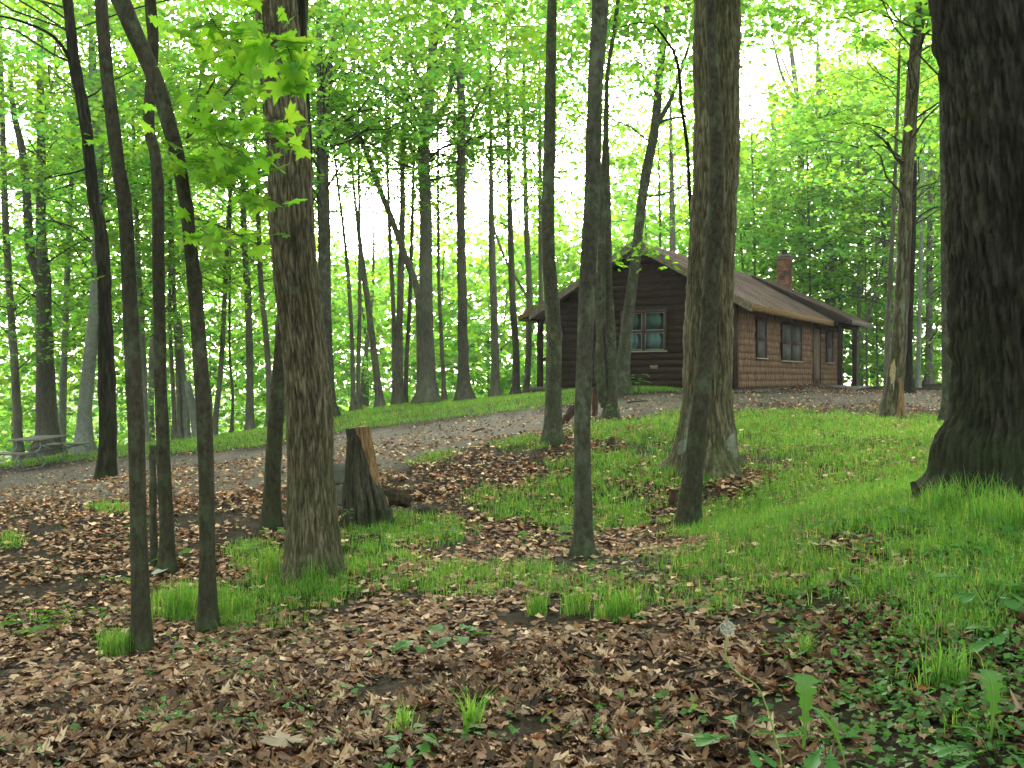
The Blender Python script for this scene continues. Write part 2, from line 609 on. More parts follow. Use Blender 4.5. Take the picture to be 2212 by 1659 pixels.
GE = [(1480, 960, 240, 60, .8), (1900, 1000, 230, 60, .9), (1560, 1230, 200, 50, .8), (1120, 1240, 160, 40, .7), (780, 1230, 120, 40, .9), (480, 1330, 170, 40, .9), (2120, 1130, 150, 60, 1.2), (1900, 1330, 200, 50, .5), (1330, 1330, 120, 30, .6), (1500, 1310, 160, 40, .5),(1750, 945, 330, 60, 1.1), (1400, 1010, 300, 60, .9), (1230, 1090, 230, 62, 1.15), (1650, 1130, 250, 70, 1.1), (1850, 1060, 260, 90, 1.1),
      (1650, 1210, 230, 55, .9), (2000, 1190, 200, 90, .8), (890, 1150, 170, 45, 1.1), (1000, 1255, 280, 42, .72), (1320, 1275, 170, 40, .75),
      (1800, 1270, 300, 50, .75), (2060, 1330, 170, 85, .8), (540, 1215, 70, 45, 1.1), (650, 1285, 140, 45, .85), (420, 1305, 120, 48, 1.1),
      (240, 1385, 55, 38, 1.), (890, 985, 95, 24, 1.1), (1130, 962, 70, 22, 1.1), (1330, 940, 120, 40, .9), (1500, 920, 150, 40, 1.), (210, 1045, 130, 24, .9), (60, 1002, 150, 18, .6),
      (240, 1103, 70, 12, .8), (2050, 930, 160, 34, .9), (1400, 843, 75, 9, 1.), (2000, 1450, 150, 110, .45), (2130, 1560, 170, 130, .6), (2100, 1120, 160, 60, 1.),
      (20, 1170, 40, 20, .7), (2180, 1250, 120, 90, 1.), (1700, 1640, 150, 60, .35), (820, 1200, 120, 60, .8), (690, 1240, 50, 30, 1.2), (140, 1350, 120, 20, .4)]


def grass_mask(X, Y, Z):
    vx, vy = to_v(X, Y, Z)
    m = np.zeros_like(vx)
    for (a, b, rx, ry, w) in GE:
        m = np.maximum(m, w * np.exp(-1.1 * (((vx - a) / rx) ** 2 + ((vy - b) / ry) ** 2) ** 1.5))
    u = np.interp(vx, PU[:, 0], PU[:, 1])
    beyond = np.clip((u - vy + 4) / 10, 0, 1) * (Y > 12) * (vx < 1260)
    m = np.maximum(m, beyond * 1.1)
    m = np.maximum(m, (Y > 45) * .9)
    m = m * (1 - path_mask(X, Y, Z) * .97)
    nz = fnoise(X * 1.1, Y * 1.1, 9.3) * .6 + fnoise(X * 4, Y * 4, 1.7) * .45
    return np.clip((m + nz * .9 - .37) * 2.0, 0, 1)


# ------------------------------------------------------------------ ground sheet
def axis(lo, hi, n, k):
    t = np.linspace(-1, 1, n)
    s = np.sinh(t * k) / np.sinh(k)
    return np.where(s < 0, -s * lo, s * hi)


gx = axis(-220, 220, 300, 5.4)
gy = np.concatenate([-np.geomspace(220, 1, 26), np.linspace(-.8, 2, 12), np.geomspace(2.08, 60, 260), np.geomspace(61, 310, 50)])
XX, YY = np.meshgrid(gx, gy)
ZZ = G(XX, YY)
pm = path_mask(XX, YY, ZZ)
gm = grass_mask(XX, YY, ZZ)
ZZ = ZZ + (.012 * fnoise(XX * 5, YY * 5, .5) - pm * .02) * (np.abs(YY) < 50)
# leaves and soil banked against the long wall of the cabin
PHI = math.radians(31.0)
cab = np.array([6.38, 28.0])
dU = np.array([math.sin(PHI), math.cos(PHI)])
dE = np.array([math.cos(PHI), -math.sin(PHI)])


def cab_uv(X, Y):
    return (X - cab[0]) * dU[0] + (Y - cab[1]) * dU[1], (X - cab[0]) * dE[0] + (Y - cab[1]) * dE[1]


def bank(X, Y):
    t, e = cab_uv(X, Y)
    return .26 * np.exp(-((t - 8.0) / 2.6) ** 2) * np.exp(-((e - .1) / .7) ** 2)


ZZ = ZZ + bank(XX, YY)
nx_, ny_ = len(gx), len(gy)
ii = np.arange(ny_ - 1)[:, None] * nx_
jj = np.arange(nx_ - 1)[None]
Q = np.stack([ii + jj, ii + jj + 1, ii + nx_ + jj + 1, ii + nx_ + jj], -1).reshape(-1, 4)
colr = np.stack([pm, gm, np.zeros_like(pm)], -1).reshape(-1, 3)
me = make_mesh('ground', np.stack([XX, YY, ZZ], -1).reshape(-1, 3), Q, M['soil'], colr, True)
link('ground', me, None, kind='structure', label='sloping forest floor of dark soil with a worn dirt track')


def Gb(X, Y):
    return G(X, Y) + bank(X, Y) + .012 * fnoise(X * 5, Y * 5, .5) * (np.abs(Y) < 50)


# ------------------------------------------------------------------ leaf shapes
def lobed(kind, npts):
    """outline of a leaf in the unit square, stalk at the origin, tip at y = 1"""
    if kind == 'maple':
        o = [(0, 0), (.14, -.02), (.36, -.06), (.26, .10), (.48, .14), (.78, .22), (.58, .34), (.72, .50), (.46, .48), (.30, .46), (.34, .66), (.17, .68), (0, 1.05)]
    elif kind == 'oak':
        o = [(0, 0), (.10, .10), (.22, .16), (.10, .26), (.34, .36), (.36, .44), (.14, .46), (.36, .64), (.34, .72), (.12, .70), (.2, .9), (0, 1.0)]
    elif kind == 'oval':
        o = [(0, 0), (.16, .08), (.31, .25), (.36, .48), (.28, .72), (.13, .9), (0, 1)]
    elif kind == 'simple':
        o = [(0, 0), (.3, .2), (.42, .42), (.2, .62), (0, 1)]
    elif kind == 'dandelion':
        o = [(0, 0), (.03, .1), (.03, .3), (.10, .33), (.05, .42), (.15, .48), (.08, .55), (.2, .62), (.13, .68), (.2, .8), (.14, .93), (0, 1.0)]
    r = o + [(-x, y) for (x, y) in o[-2:0:-1]]
    return np.array(r, float)


def leaf_geo(kind, curl=(0, 0), droop=0, seed=0, mid=True):
    """a leaf as a fan round its midrib; returns V, F (triangles)"""
    o = lobed(kind, 0)
    rs = np.random.RandomState(seed)
    V = np.zeros((len(o) + 1, 3))
    V[0] = (0, .42, 0)
    V[1:, :2] = o
    V[:, 2] = curl[0] * V[:, 0] ** 2 + curl[1] * (V[:, 1] - .4) ** 2 - droop * V[:, 1] ** 2 + rs.randn(len(V)) * .035 * (seed > 0)
    V[0, 2] -= .03
    n = len(o)
    Fc = np.array([(0, i + 1, (i + 1) % n + 1) for i in range(n)])
    return V, Fc


def rot_mats(yaw, pitch, roll):
    cy_, sy_ = np.cos(yaw), np.sin(yaw)
    cp, sp_ = np.cos(pitch), np.sin(pitch)
    cr, sr = np.cos(roll), np.sin(roll)
    R = np.zeros((len(yaw), 3, 3))
    # Rz * Rx * Ry
    R[:, 0, 0] = cy_ * cr - sy_ * sp_ * sr
    R[:, 0, 1] = -sy_ * cp
    R[:, 0, 2] = cy_ * sr + sy_ * sp_ * cr
    R[:, 1, 0] = sy_ * cr + cy_ * sp_ * sr
    R[:, 1, 1] = cy_ * cp
    R[:, 1, 2] = sy_ * sr - cy_ * sp_ * cr
    R[:, 2, 0] = -cp * sr
    R[:, 2, 1] = sp_
    R[:, 2, 2] = cp * cr
    return R


def scatter(acc, V, Fc, pos, R, size, col):
    n = len(pos)
    W = np.einsum('nij,kj->nki', R, V) * size[:, None, None] + pos[:, None]
    k = len(V)
    FF = (np.arange(n) * k)[:, None, None] + Fc[None]
    acc.add(W.reshape(-1, 3), FF.reshape(-1, Fc.shape[1]), np.repeat(col, k, axis=0))


RHOMB_V = np.array([(0, 0, 0), (.42, .5, .06), (0, 1, -.05), (-.42, .5, .06)])
RHOMB_F = np.array([(0, 1, 2), (0, 2, 3)])
STAR_V, STAR_F = leaf_geo('simple', (.25, -.1))

# sky openings between the crowns, as directions seen from the clearing (column, row, half width, half height, strength)
GAPS = [(790, 480, 95, 80, 1.), (722, 400, 28, 70, .8), (952, 330, 30, 85, 1.), (1040, 430, 38, 80, .9), (855, 420, 40, 70, .8), (1240, 490, 36, 45, .8), (1120, 470, 22, 40, .7),
        (1680, 150, 95, 75, 1.), (1620, 200, 50, 100, .95), (1790, 90, 50, 55, .75), (1900, 55, 50, 30, .6), (1880, 130, 50, 16, .7), (30, 290, 45, 50, .95), (20, 460, 50, 50, .8),
        (1420, 400, 60, 60, .7), (1500, 400, 40, 60, .6), (540, 70, 50, 35, .6), (300, 300, 50, 30, .45), (470, 440, 60, 40, .55), (240, 370, 30, 30, .5), (300, 500, 40, 30, .5),
        (1650, 300, 40, 30, .4), (1280, 200, 30, 50, .5), (960, 100, 50, 25, .6), (1040, 550, 90, 25, .6), (640, 560, 60, 30, .6), (1730, 370, 50, 30, .35), (1270, 420, 60, 90, .7), (150, 190, 20, 20, .4)]


def gap_keep(pos, rng, fade=1.0):
    vx, vy = to_v(pos[:, 0], pos[:, 1], pos[:, 2])
    g = np.zeros(len(pos))
    wob = fnoise(pos[:, 0] * .45, pos[:, 2] * .6, pos[:, 1] * .3) * 1.5 + fnoise(pos[:, 0] * 1.6, pos[:, 2] * 1.6, pos[:, 1] * .5) * .5
    for (a, b, rx, ry, w) in GAPS:
        d = ((vx - a) / rx) ** 2 + ((vy - b) / ry) ** 2
        g = np.maximum(g, min(w, .93) * np.clip(1.45 - d + wob, 0, 1))
    return rng.rand(len(pos)) > g * fade


def sprays(rng, centres, az, L, W, n, size, droop=.25, tilt=.35, bright=1.0, gap=1.0, tone=None):
    """layered flat sprays of leaves: returns pos, R, size, colour"""
    m = len(centres)
    r = np.sqrt(rng.rand(m, n))
    a = rng.rand(m, n) * 2 * np.pi
    u = r * np.cos(a) * L[:, None]
    v = r * np.sin(a) * W[:, None]
    ca, sa = np.cos(az)[:, None], np.sin(az)[:, None]
    slope = (rng.randn(m) * .15)[:, None]
    x = centres[:, 0:1] + u * ca - v * sa
    y = centres[:, 1:2] + u * sa + v * ca
    z = centres[:, 2:3] - droop * ((u / L[:, None]) ** 2 * .5 + (v / W[:, None]) ** 2 * .3) + u * slope + rng.randn(m, n) * .06
    pos = np.stack([x, y, z], -1).reshape(-1, 3)
    hue = (rng.randn(m) * .16)[:, None] + rng.randn(m, n) * .10
    val = bright * np.clip(1 + (rng.randn(m) * .22)[:, None] + rng.randn(m, n) * .18, .4, 1.8)
    col = np.stack([val * (1 + hue), val * (1 + hue * .25), val * (1 - hue * 1.2)], -1).reshape(-1, 3)
    k = gap_keep(pos, rng, gap)
    pos, col = pos[k], np.clip(col[k], .05, 2.2)
    q = len(pos)
    R = rot_mats(rng.rand(q) * 2 * np.pi, rng.randn(q) * tilt, rng.randn(q) * tilt)
    s = size * (.7 + .6 * rng.rand(q))
    return pos, R, s, col


def limb(acc, p0, p1, r0, r1, sag=.0, seg=4, n=5, rng=None):
    t = np.linspace(0, 1, n)[:, None]
    p = p0 * (1 - t) + p1 * t
    p[:, 2] += sag * np.sin(t[:, 0] * np.pi)
    if rng is not None:
        p[1:-1] += rng.randn(n - 2, 3) * np.linalg.norm(p1 - p0) * .03
    V, Q, _ = tube_arrays(p, np.linspace(r0, r1, n), seg)
    acc.add(V, Q)


# ------------------------------------------------------------------ trees
TREES = []


def furrow(th_n, depth, zs, seed, base_z, roots=0, root_amp=0, twist=.15):
    def f(th, Pn):
        z = Pn[..., 2]
        a = th + twist * z
        k = th_n / (2 * np.pi)
        n1 = fnoise(np.cos(a) * k * 1.0 + seed, np.sin(a) * k * 1.0, z * zs, 3)
        n2 = fnoise(np.cos(a) * k * 2.2 + seed + 9, np.sin(a) * k * 2.2, z * zs * 2.2, 2)
        ridge = 1 - np.abs(n1) * 2.6
        ridge = np.clip(ridge, -1, 1)
        cut = np.clip(n2 * 1.4, -1, 1)
        rel = np.clip(.55 - .45 * ridge + .25 * cut, 0, 1)
        off = depth * (rel - .5)
        h = np.clip(z - base_z, 0, 9)
        if roots:
            lob = np.cos(th * roots + seed) * .5 + .5 + .5 * np.cos(th * (roots - 2) + seed * 2)
            off = off + root_amp * np.exp(-h / (root_amp * 1.1)) * lob
        return off, rel
    return f


def tree(label, pts, mat='bark_far', d=None, group=None, seg=10, furrowed=None, flare=.45, top=None, crown=None, name='forest_tree',
         branches=(), rings=None, cat='tree', lean_y=0.0, lump=.0):
    """pts: (column, row, width) from the top down to the base, measured on the photograph; d: distance"""
    rng = np.random.RandomState(int(abs(pts[-1][0] * 7 + pts[-1][1] * 13)) % 99991)
    bx, by = pts[-1][0], pts[-1][1]
    if d is None:
        X0, d = hit(bx, by)
    X0 = (bx - CX) / F * d
    z0 = float(Gb(np.array([X0]), np.array([d]))[0])
    root = thing(name, label, cat, (X0, d, z0), 0, group)
    arr = []
    for (x, y, w) in pts[::-1]:
        arr.append(((x - CX) / F * d - X0, 0, E + (CY - y) / F * d - z0, w / 2 / F * d))
    arr = np.array(arr)
    arr[0, 2] = 0
    hd = arr[-1, :3] - arr[-2, :3]
    hd = hd / (np.linalg.norm(hd) + 1e-6)
    topz = arr[-1, 2]
    H = top if top is not None else 15 + rng.rand() * 3
    if H > topz + .5:
        q = arr[-1].copy()
        steps = 4
        for k in range(steps):
            dz = (H - topz) / steps
            hd[0] *= .8
            q = q + np.array([hd[0] / max(hd[2], .5) * dz, 0, dz, 0])
            q[3] = arr[-1, 3] * (1 - .8 * (k + 1) / steps)
            arr = np.vstack([arr, q])
    arr[:, 1] += lean_y * arr[:, 2]
    base = arr[0].copy()
    below = base.copy()
    below[2] = -.25
    n = rings or 40
    P_ = smooth_path(arr, n)
    if furrowed:
        # more rings where the bark can be seen
        P4 = smooth_path(arr, 1200)
        vis = min(d * .40 + 2.2, H)
        zz_ = np.concatenate([np.linspace(0, vis, int(n * .9)), np.linspace(vis, P4[-1, 2], n - int(n * .9) + 1)[1:]])
        P_ = np.stack([np.interp(zz_, P4[:, 2], P4[:, q]) for q in range(4)], 1)
    P_ = np.vstack([[*below[:2], -.25, P_[0, 3]], P_])
    if lump == 0:
        lump = .06
    wig = fnoise(P_[:, 2] * .9, np.full(len(P_), X0 * 3), d) * P_[:, 3] * .10
    P_[2:, 0] += wig[2:] * np.clip(P_[2:, 2], 0, 1)
    rad = P_[:, 3] * (1 + (flare if furrowed else flare + .12) * np.exp(-np.clip(P_[:, 2], 0, 9) / (.12 + P_[0, 3] * .9)))
    rad = rad * (1 + lump * fnoise(P_[:, 2] * 2.3, np.full(len(P_), X0), d))
    if furrowed:
        disp = furrow(*furrowed)
    else:
        def disp(th, Pn, s=X0):
            n_ = fnoise(np.cos(th) * 1.5 + s, np.sin(th) * 1.5, Pn[..., 2] * 3, 2)
            h = np.clip(Pn[..., 2], 0, 9)
            z_ = Pn[..., 2]
            kn = 0
            for q in range(9):
                kz, ka = .5 + 5 * ((q * .618 + abs(s) * .37) % 1), (q * 2.4 + s) % 6.283
                da = (th - ka + np.pi) % (2 * np.pi) - np.pi
                kn = kn + np.exp(-(da / .45) ** 2 - ((z_ - kz) / .05) ** 2) * (.22 if q % 3 else .38)
            n_ = n_ + .35 * fnoise(np.cos(th) * 4 + s, np.sin(th) * 4, z_ * 9, 2)
            o = n_ * .07 * rad[:, None] + kn * rad[:, None] + rad[:, None] * .35 * np.exp(-h / .12) * (np.cos(th * 4 + s * 5) > 0) * flare
            return o, n_
    V, Q, ex = tube_arrays(P_[:, :3], rad, seg, disp)
    me = make_mesh('trunk', V, Q, M[mat], None, True, ex)
    link('trunk', me, root)
    # side limbs seen in the photograph
    for b in branches:
        bp = np.array([((x - CX) / F * d - X0, 0, E + (CY - y) / F * d - z0, w / 2 / F * d) for (x, y, w) in b])
        bp[:, 1] += lean_y * bp[:, 2] + np.linspace(0, 1, len(bp)) * rng.uniform(-.5, .5)
        bq = smooth_path(bp, 14)
        V, Q, ex = tube_arrays(bq[:, :3], np.maximum(bq[:, 3], .006), 7)
        link('branch', make_mesh('branch', V, Q, M[mat], None, True), root)
    TREES.append((root, P_, rad, d, X0, z0, H, crown, rng, mat))
    return root


def grow_crown(T):
    root, P_, rad, d, X0, z0, H, crown, rng, mat = T
    if crown is None:
        return
    lo, hi, R0, ns, nl, size = crown[:6]
    gap = crown[6] if len(crown) > 6 else 1.0
    if gap > 0:
        ns, R0, size = int(ns * (1.15 if d < 40 else .45)), R0 * 1.3, size * 1.05
        nl, size = int(nl * .68), size * 1.2
    h = lo + (hi - lo) * rng.rand(ns) ** .85
    t = (h - lo) / (hi - lo)
    prof = np.clip(.55 + .8 * np.sin(np.pi * np.clip(t * .9 + .1, 0, 1)), .3, 1.3)
    az = rng.rand(ns) * 2 * np.pi
    rr = R0 * prof * (.25 + .75 * np.sqrt(rng.rand(ns)))
    cx = np.interp(h, P_[:, 2], P_[:, 0])
    cyy = np.interp(h, P_[:, 2], P_[:, 1])
    C = np.stack([cx + rr * np.cos(az), cyy + rr * np.sin(az), h - .12 * rr], 1)
    L = .55 + .55 * rng.rand(ns)
    wc = C + np.array([X0, d, z0])
    # nothing of a crown hangs right in front of the lens, nor inside the cabin
    keep = (wc[:, 1] > 6.0) | (wc[:, 2] > 4.5) | (wc[:, 1] < -2)
    tt, ee = cab_uv(wc[:, 0], wc[:, 1])
    zc_ = wc[:, 2] - 1.2
    inside = (tt > -1.3) & (tt < 14.8) & (ee < 2.4) & (ee > -8.6) & (zc_ < 5.2 - .45 * np.abs(ee + 2.93))
    front = (tt <= -1.3) & (tt > -9) & (ee > -9) & (ee < 3) & (wc[:, 2] < 5.2)
    keep &= ~inside & ~front
    C, az, L, h, rr = C[keep], az[keep], L[keep], h[keep], rr[keep]
    wc = wc[keep]
    if len(C) == 0:
        return
    pos, R, s, col = sprays(rng, wc, az, L, L * .65, nl, size, gap=gap, bright=1.0)
    # leaves stay off the cabin as well
    tt, ee = cab_uv(pos[:, 0], pos[:, 1])
    bad = (tt > -.7) & (tt < 14.6) & (ee < 1.9) & (ee > -8.2) & (pos[:, 2] < 6.4 - .5 * np.abs(ee + 2.93))
    pos, R, s, col = pos[~bad], R[~bad], s[~bad], col[~bad]
    acc = Acc()
    if len(pos):
        scatter(acc, RHOMB_V, RHOMB_F, pos - np.array([X0, d, z0]), R, s, col)
        link('crown', acc.mesh('crown', M['leaf']), root)
    br = Acc()
    st = max(1, len(C) // 34)
    kk = gap_keep(wc, rng, gap)
    for i in range(0, len(C), st):
        if not kk[i]:
            continue
        hb = max(h[i] - .35 * rr[i] - .3, .6)
        p0 = np.array([np.interp(hb, P_[:, 2], P_[:, 0]), np.interp(hb, P_[:, 2], P_[:, 1]), hb])
        r0 = float(np.clip(np.interp(hb, P_[:, 2], rad) * .2, .009, .035))
        limb(br, p0, C[i], r0, .006, rr[i] * .08, 4, 6, rng)
    if br.n:
        link('branches', br.mesh('branches', M['twig'], True), root, kind='stuff')


# crown recipes: lowest, highest, radius, sprays, leaves per spray, leaf size, how far the sky openings apply
def CR(lo, hi=15, R=2.8, ns=110, nl=60, size=.10, gap=1.0):
    return (lo, hi, R, ns, nl, size, gap)


HIGH = (7.5, 14, 3.4, 130, 28, .22, 0.0)  # crown above the view, leaved only to shade the ground below

# --- the near trees
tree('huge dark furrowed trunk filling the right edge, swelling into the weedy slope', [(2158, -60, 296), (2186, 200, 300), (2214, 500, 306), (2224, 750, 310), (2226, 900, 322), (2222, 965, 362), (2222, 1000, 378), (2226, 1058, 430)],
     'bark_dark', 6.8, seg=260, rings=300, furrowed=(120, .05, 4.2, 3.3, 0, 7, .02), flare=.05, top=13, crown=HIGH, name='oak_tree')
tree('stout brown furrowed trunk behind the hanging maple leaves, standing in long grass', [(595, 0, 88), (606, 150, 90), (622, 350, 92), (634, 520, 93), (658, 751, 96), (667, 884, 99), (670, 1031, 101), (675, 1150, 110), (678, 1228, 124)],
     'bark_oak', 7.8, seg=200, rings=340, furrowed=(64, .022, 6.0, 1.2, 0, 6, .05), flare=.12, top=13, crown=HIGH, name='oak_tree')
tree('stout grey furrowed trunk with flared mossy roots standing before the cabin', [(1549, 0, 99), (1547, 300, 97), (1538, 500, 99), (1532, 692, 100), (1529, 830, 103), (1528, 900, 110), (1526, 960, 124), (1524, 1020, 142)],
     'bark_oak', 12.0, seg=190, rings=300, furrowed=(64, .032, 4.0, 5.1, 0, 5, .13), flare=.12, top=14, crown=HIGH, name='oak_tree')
tree('slender dark pole leaning in front of the stout grey trunk', [(1534, -20, 21), (1537, 100, 24), (1542, 200, 26), (1545, 300, 29), (1547, 400, 31), (1541, 520, 34), (1534, 640, 36), (1524, 778, 38), (1508, 921, 40), (1496, 1036, 42), (1486, 1140, 45)],
     'bark_brown', None, seg=28, rings=120, top=11, crown=(7, 11, 2, 25, 26, .2, 0), name='pole_tree', flare=.3)
tree('straight mottled pole with a bare base, centre, standing in leaf litter', [(1297, -20, 36), (1289, 120, 34), (1284, 230, 33), (1280, 400, 34), (1273, 550, 35), (1266, 690, 35), (1262, 796, 35), (1259, 914, 35), (1259, 1050, 36), (1260, 1150, 37), (1259, 1202, 41)],
     'bark_grey', None, seg=28, rings=120, top=12, crown=(7, 12, 2, 30, 26, .2, 0), name='pole_tree', flare=.35)
tree('grey pole in front of the cabin porch with grass at its foot', [(1192, -20, 20), (1190, 160, 23), (1187, 333, 26), (1183, 450, 27), (1185, 550, 28), (1192, 650, 31), (1197, 760, 33), (1195, 860, 34), (1193, 958, 38)],
     'bark_grey', None, seg=24, rings=100, top=13, crown=(8, 13, 2.2, 40, 26, .2, 0), name='pole_tree', flare=.3)
tree('leftmost of the foreground poles, brown, its foot in brown leaves', [(219, -20, 26), (228, 100, 27), (240, 220, 28), (256, 350, 28), (268, 433, 29), (274, 500, 29), (280, 640, 30), (285, 751, 33), (293, 900, 34), (297, 1037, 34), (300, 1200, 36), (303, 1320, 38), (304, 1408, 43)],
     'bark_brown', None, seg=28, rings=140, top=10.5, crown=(6.5, 11, 1.8, 25, 26, .2, 0), name='pole_tree', flare=.2)
bent = tree('brown pole that bends to the left near the top, carrying the low maple bough', [(238, -40, 42), (263, 0, 40), (290, 67, 36), (320, 133, 34), (347, 200, 33), (370, 283, 31), (387, 350, 29), (400, 433, 28), (412, 533, 28), (422, 640, 31), (430, 751, 31), (440, 884, 33), (446, 1037, 33), (447, 1200, 34), (448, 1365, 40)],
     'bark_brown', None, seg=28, rings=140, top=9, crown=(6, 9.5, 1.8, 25, 26, .2, 0), name='maple_tree', flare=.2)
tree('wavy dark pole behind the bent one, a dead split stub beside its foot', [(325, -20, 24), (332, 83, 23), (330, 150, 22), (324, 210, 22), (323, 283, 23), (336, 333, 24), (342, 433, 25), (343, 550, 26), (345, 700, 26), (347, 850, 27), (355, 1034, 28), (359, 1120, 29), (361, 1239, 33)],
     'bark_brown', None, seg=24, rings=110, top=11, crown=(7, 11, 1.8, 25, 26, .2, 0), name='pole_tree', flare=.2)
tree('slim leaning pole whose foot shows just left of the stout brown trunk', [(636, 400, 26), (622, 600, 30), (606, 784, 32), (597, 884, 34), (589, 1031, 35), (585, 1140, 38)],
     'bark_brown', None, seg=20, rings=70, top=9, crown=(7, 9.5, 1.8, 18, 24, .2, 0), name='pole_tree', flare=.25)
tree('dark trunk hugging the right side of the stout brown one', [(646, -20, 26), (652, 150, 27), (660, 300, 28), (664, 430, 28), (668, 700, 28), (670, 1100, 30)],
     'bark_dark', 9.0, seg=30, rings=80, furrowed=(24, .01, 3.0, 4.2, 0, 0, 0), top=12, crown=(8, 12, 1.8, 20, 24, .2, 0), name='pole_tree')
tree('dark crooked trunk with burrs between the picnic table and the poles', [(146, -20, 22), (152, 40, 22), (165, 150, 24), (177, 213, 24), (190, 300, 24), (203, 433, 25), (216, 484, 27), (226, 600, 28), (228, 684, 29), (230, 780, 33), (231, 850, 35), (233, 930, 36), (231, 985, 36), (228, 1034, 38)],
     'bark_dark', None, seg=40, rings=160, furrowed=(22, .022, 2.5, 2.2, 0, 0, 0), top=13, crown=(6.5, 13, 2.4, 60, 40, .13, .6), name='pole_tree', lump=.22,
     branches=[[(170, 160, 9), (130, 90, 7), (60, 60, 5), (0, 55, 3)], [(205, 360, 6), (150, 372, 4), (90, 380, 3)]])
# --- the clump in front of the cabin
cl = tree('clump of two or three joined grey stems in grass before the cabin wall', [(1337, -20, 8), (1324, 83, 9), (1313, 150, 9), (1309, 233, 10), (1309, 350, 15), (1310, 484, 21), (1312, 614, 22), (1319, 718, 23), (1321, 822, 24), (1319, 903, 28)],
     'bark_grey', None, seg=20, rings=70, top=13, crown=(9, 13, 2, 30, 40, .12, .8), name='multi_stem_tree', flare=.3,
     branches=[[(1306, 880, 19), (1303, 830, 17), (1297, 760, 15), (1291, 692, 14), (1294, 614, 14), (1296, 484, 13), (1303, 330, 11), (1309, 235, 9)], [(1299, 870, 12), (1289, 800, 12), (1292, 740, 12), (1301, 660, 12), (1299, 560, 11), (1303, 430, 9)]])
tree('grey tree leaning to the right across the gable window', [(1445, -20, 12), (1434, 83, 15), (1424, 167, 17), (1417, 250, 19), (1410, 300, 20), (1397, 367, 21), (1387, 433, 21), (1379, 500, 21), (1374, 550, 22), (1366, 614, 23), (1356, 692, 25), (1350, 744, 27), (1346, 800, 29), (1347, 842, 34)],
     'bark_grey', 25.0, seg=18, rings=70, top=14, crown=CR(7.5, 14, 2.6, 80, 60, .11), name='leaning_tree', flare=.2,
     branches=[[(1413, 272, 12), (1430, 250, 11), (1448, 215, 10), (1470, 150, 8), (1492, 80, 6)], [(1413, 270, 8), (1440, 262, 6), (1480, 258, 5)], [(1387, 425, 5), (1430, 420, 4), (1478, 400, 3)]])
tree('tree with peeling pale and orange bark beside the track, right of the cabin', [(1989, -20, 22), (1982, 60, 24), (1972, 150, 26), (1966, 250, 27), (1962, 317, 28), (1957, 383, 28), (1954, 467, 28), (1951, 560, 29), (1946, 680, 30), (1940, 760, 33), (1932, 840, 36), (1927, 904, 42)],
     'bark_oak', None, seg=40, rings=140, furrowed=(18, .02, 2.5, 8.2, 0, 0, 0), top=14, crown=CR(4.5, 14, 2.4, 90, 50, .11), name='peeling_tree')
tree('slim grey trunk touching the left of the peeling tree', [(1925, 560, 10), (1918, 700, 12), (1916, 800, 13), (1912, 893, 15)], 'bark_far', 19.5, top=12, crown=CR(5, 12, 2, 60, 50, .11), name='sapling')
tree('dark straight trunk just behind the peeling tree at the track edge', [(1972, 300, 14), (1970, 480, 16), (1964, 650, 18), (1961, 760, 19), (1960, 842, 23)], 'bark_dark', 31, seg=16, crown=CR(5.5, 15, 2.8, 110, 60, .12), name='forest_tree')
tree('pale slim trunk between the peeling tree and the huge dark trunk', [(1990, 500, 8), (1985, 700, 9), (1982, 842, 11)], 'bark_pale', 37, crown=CR(4.5, 13, 2.6, 100, 60, .12), name='sapling')
tree('grey trunk half hidden behind the left edge of the huge dark trunk', [(2040, 300, 22), (2046, 600, 26), (2050, 800, 28), (2053, 915, 32)], 'bark_grey', 16.5, seg=16, top=14, crown=CR(6, 14, 2.4, 60, 50, .11), name='forest_tree')

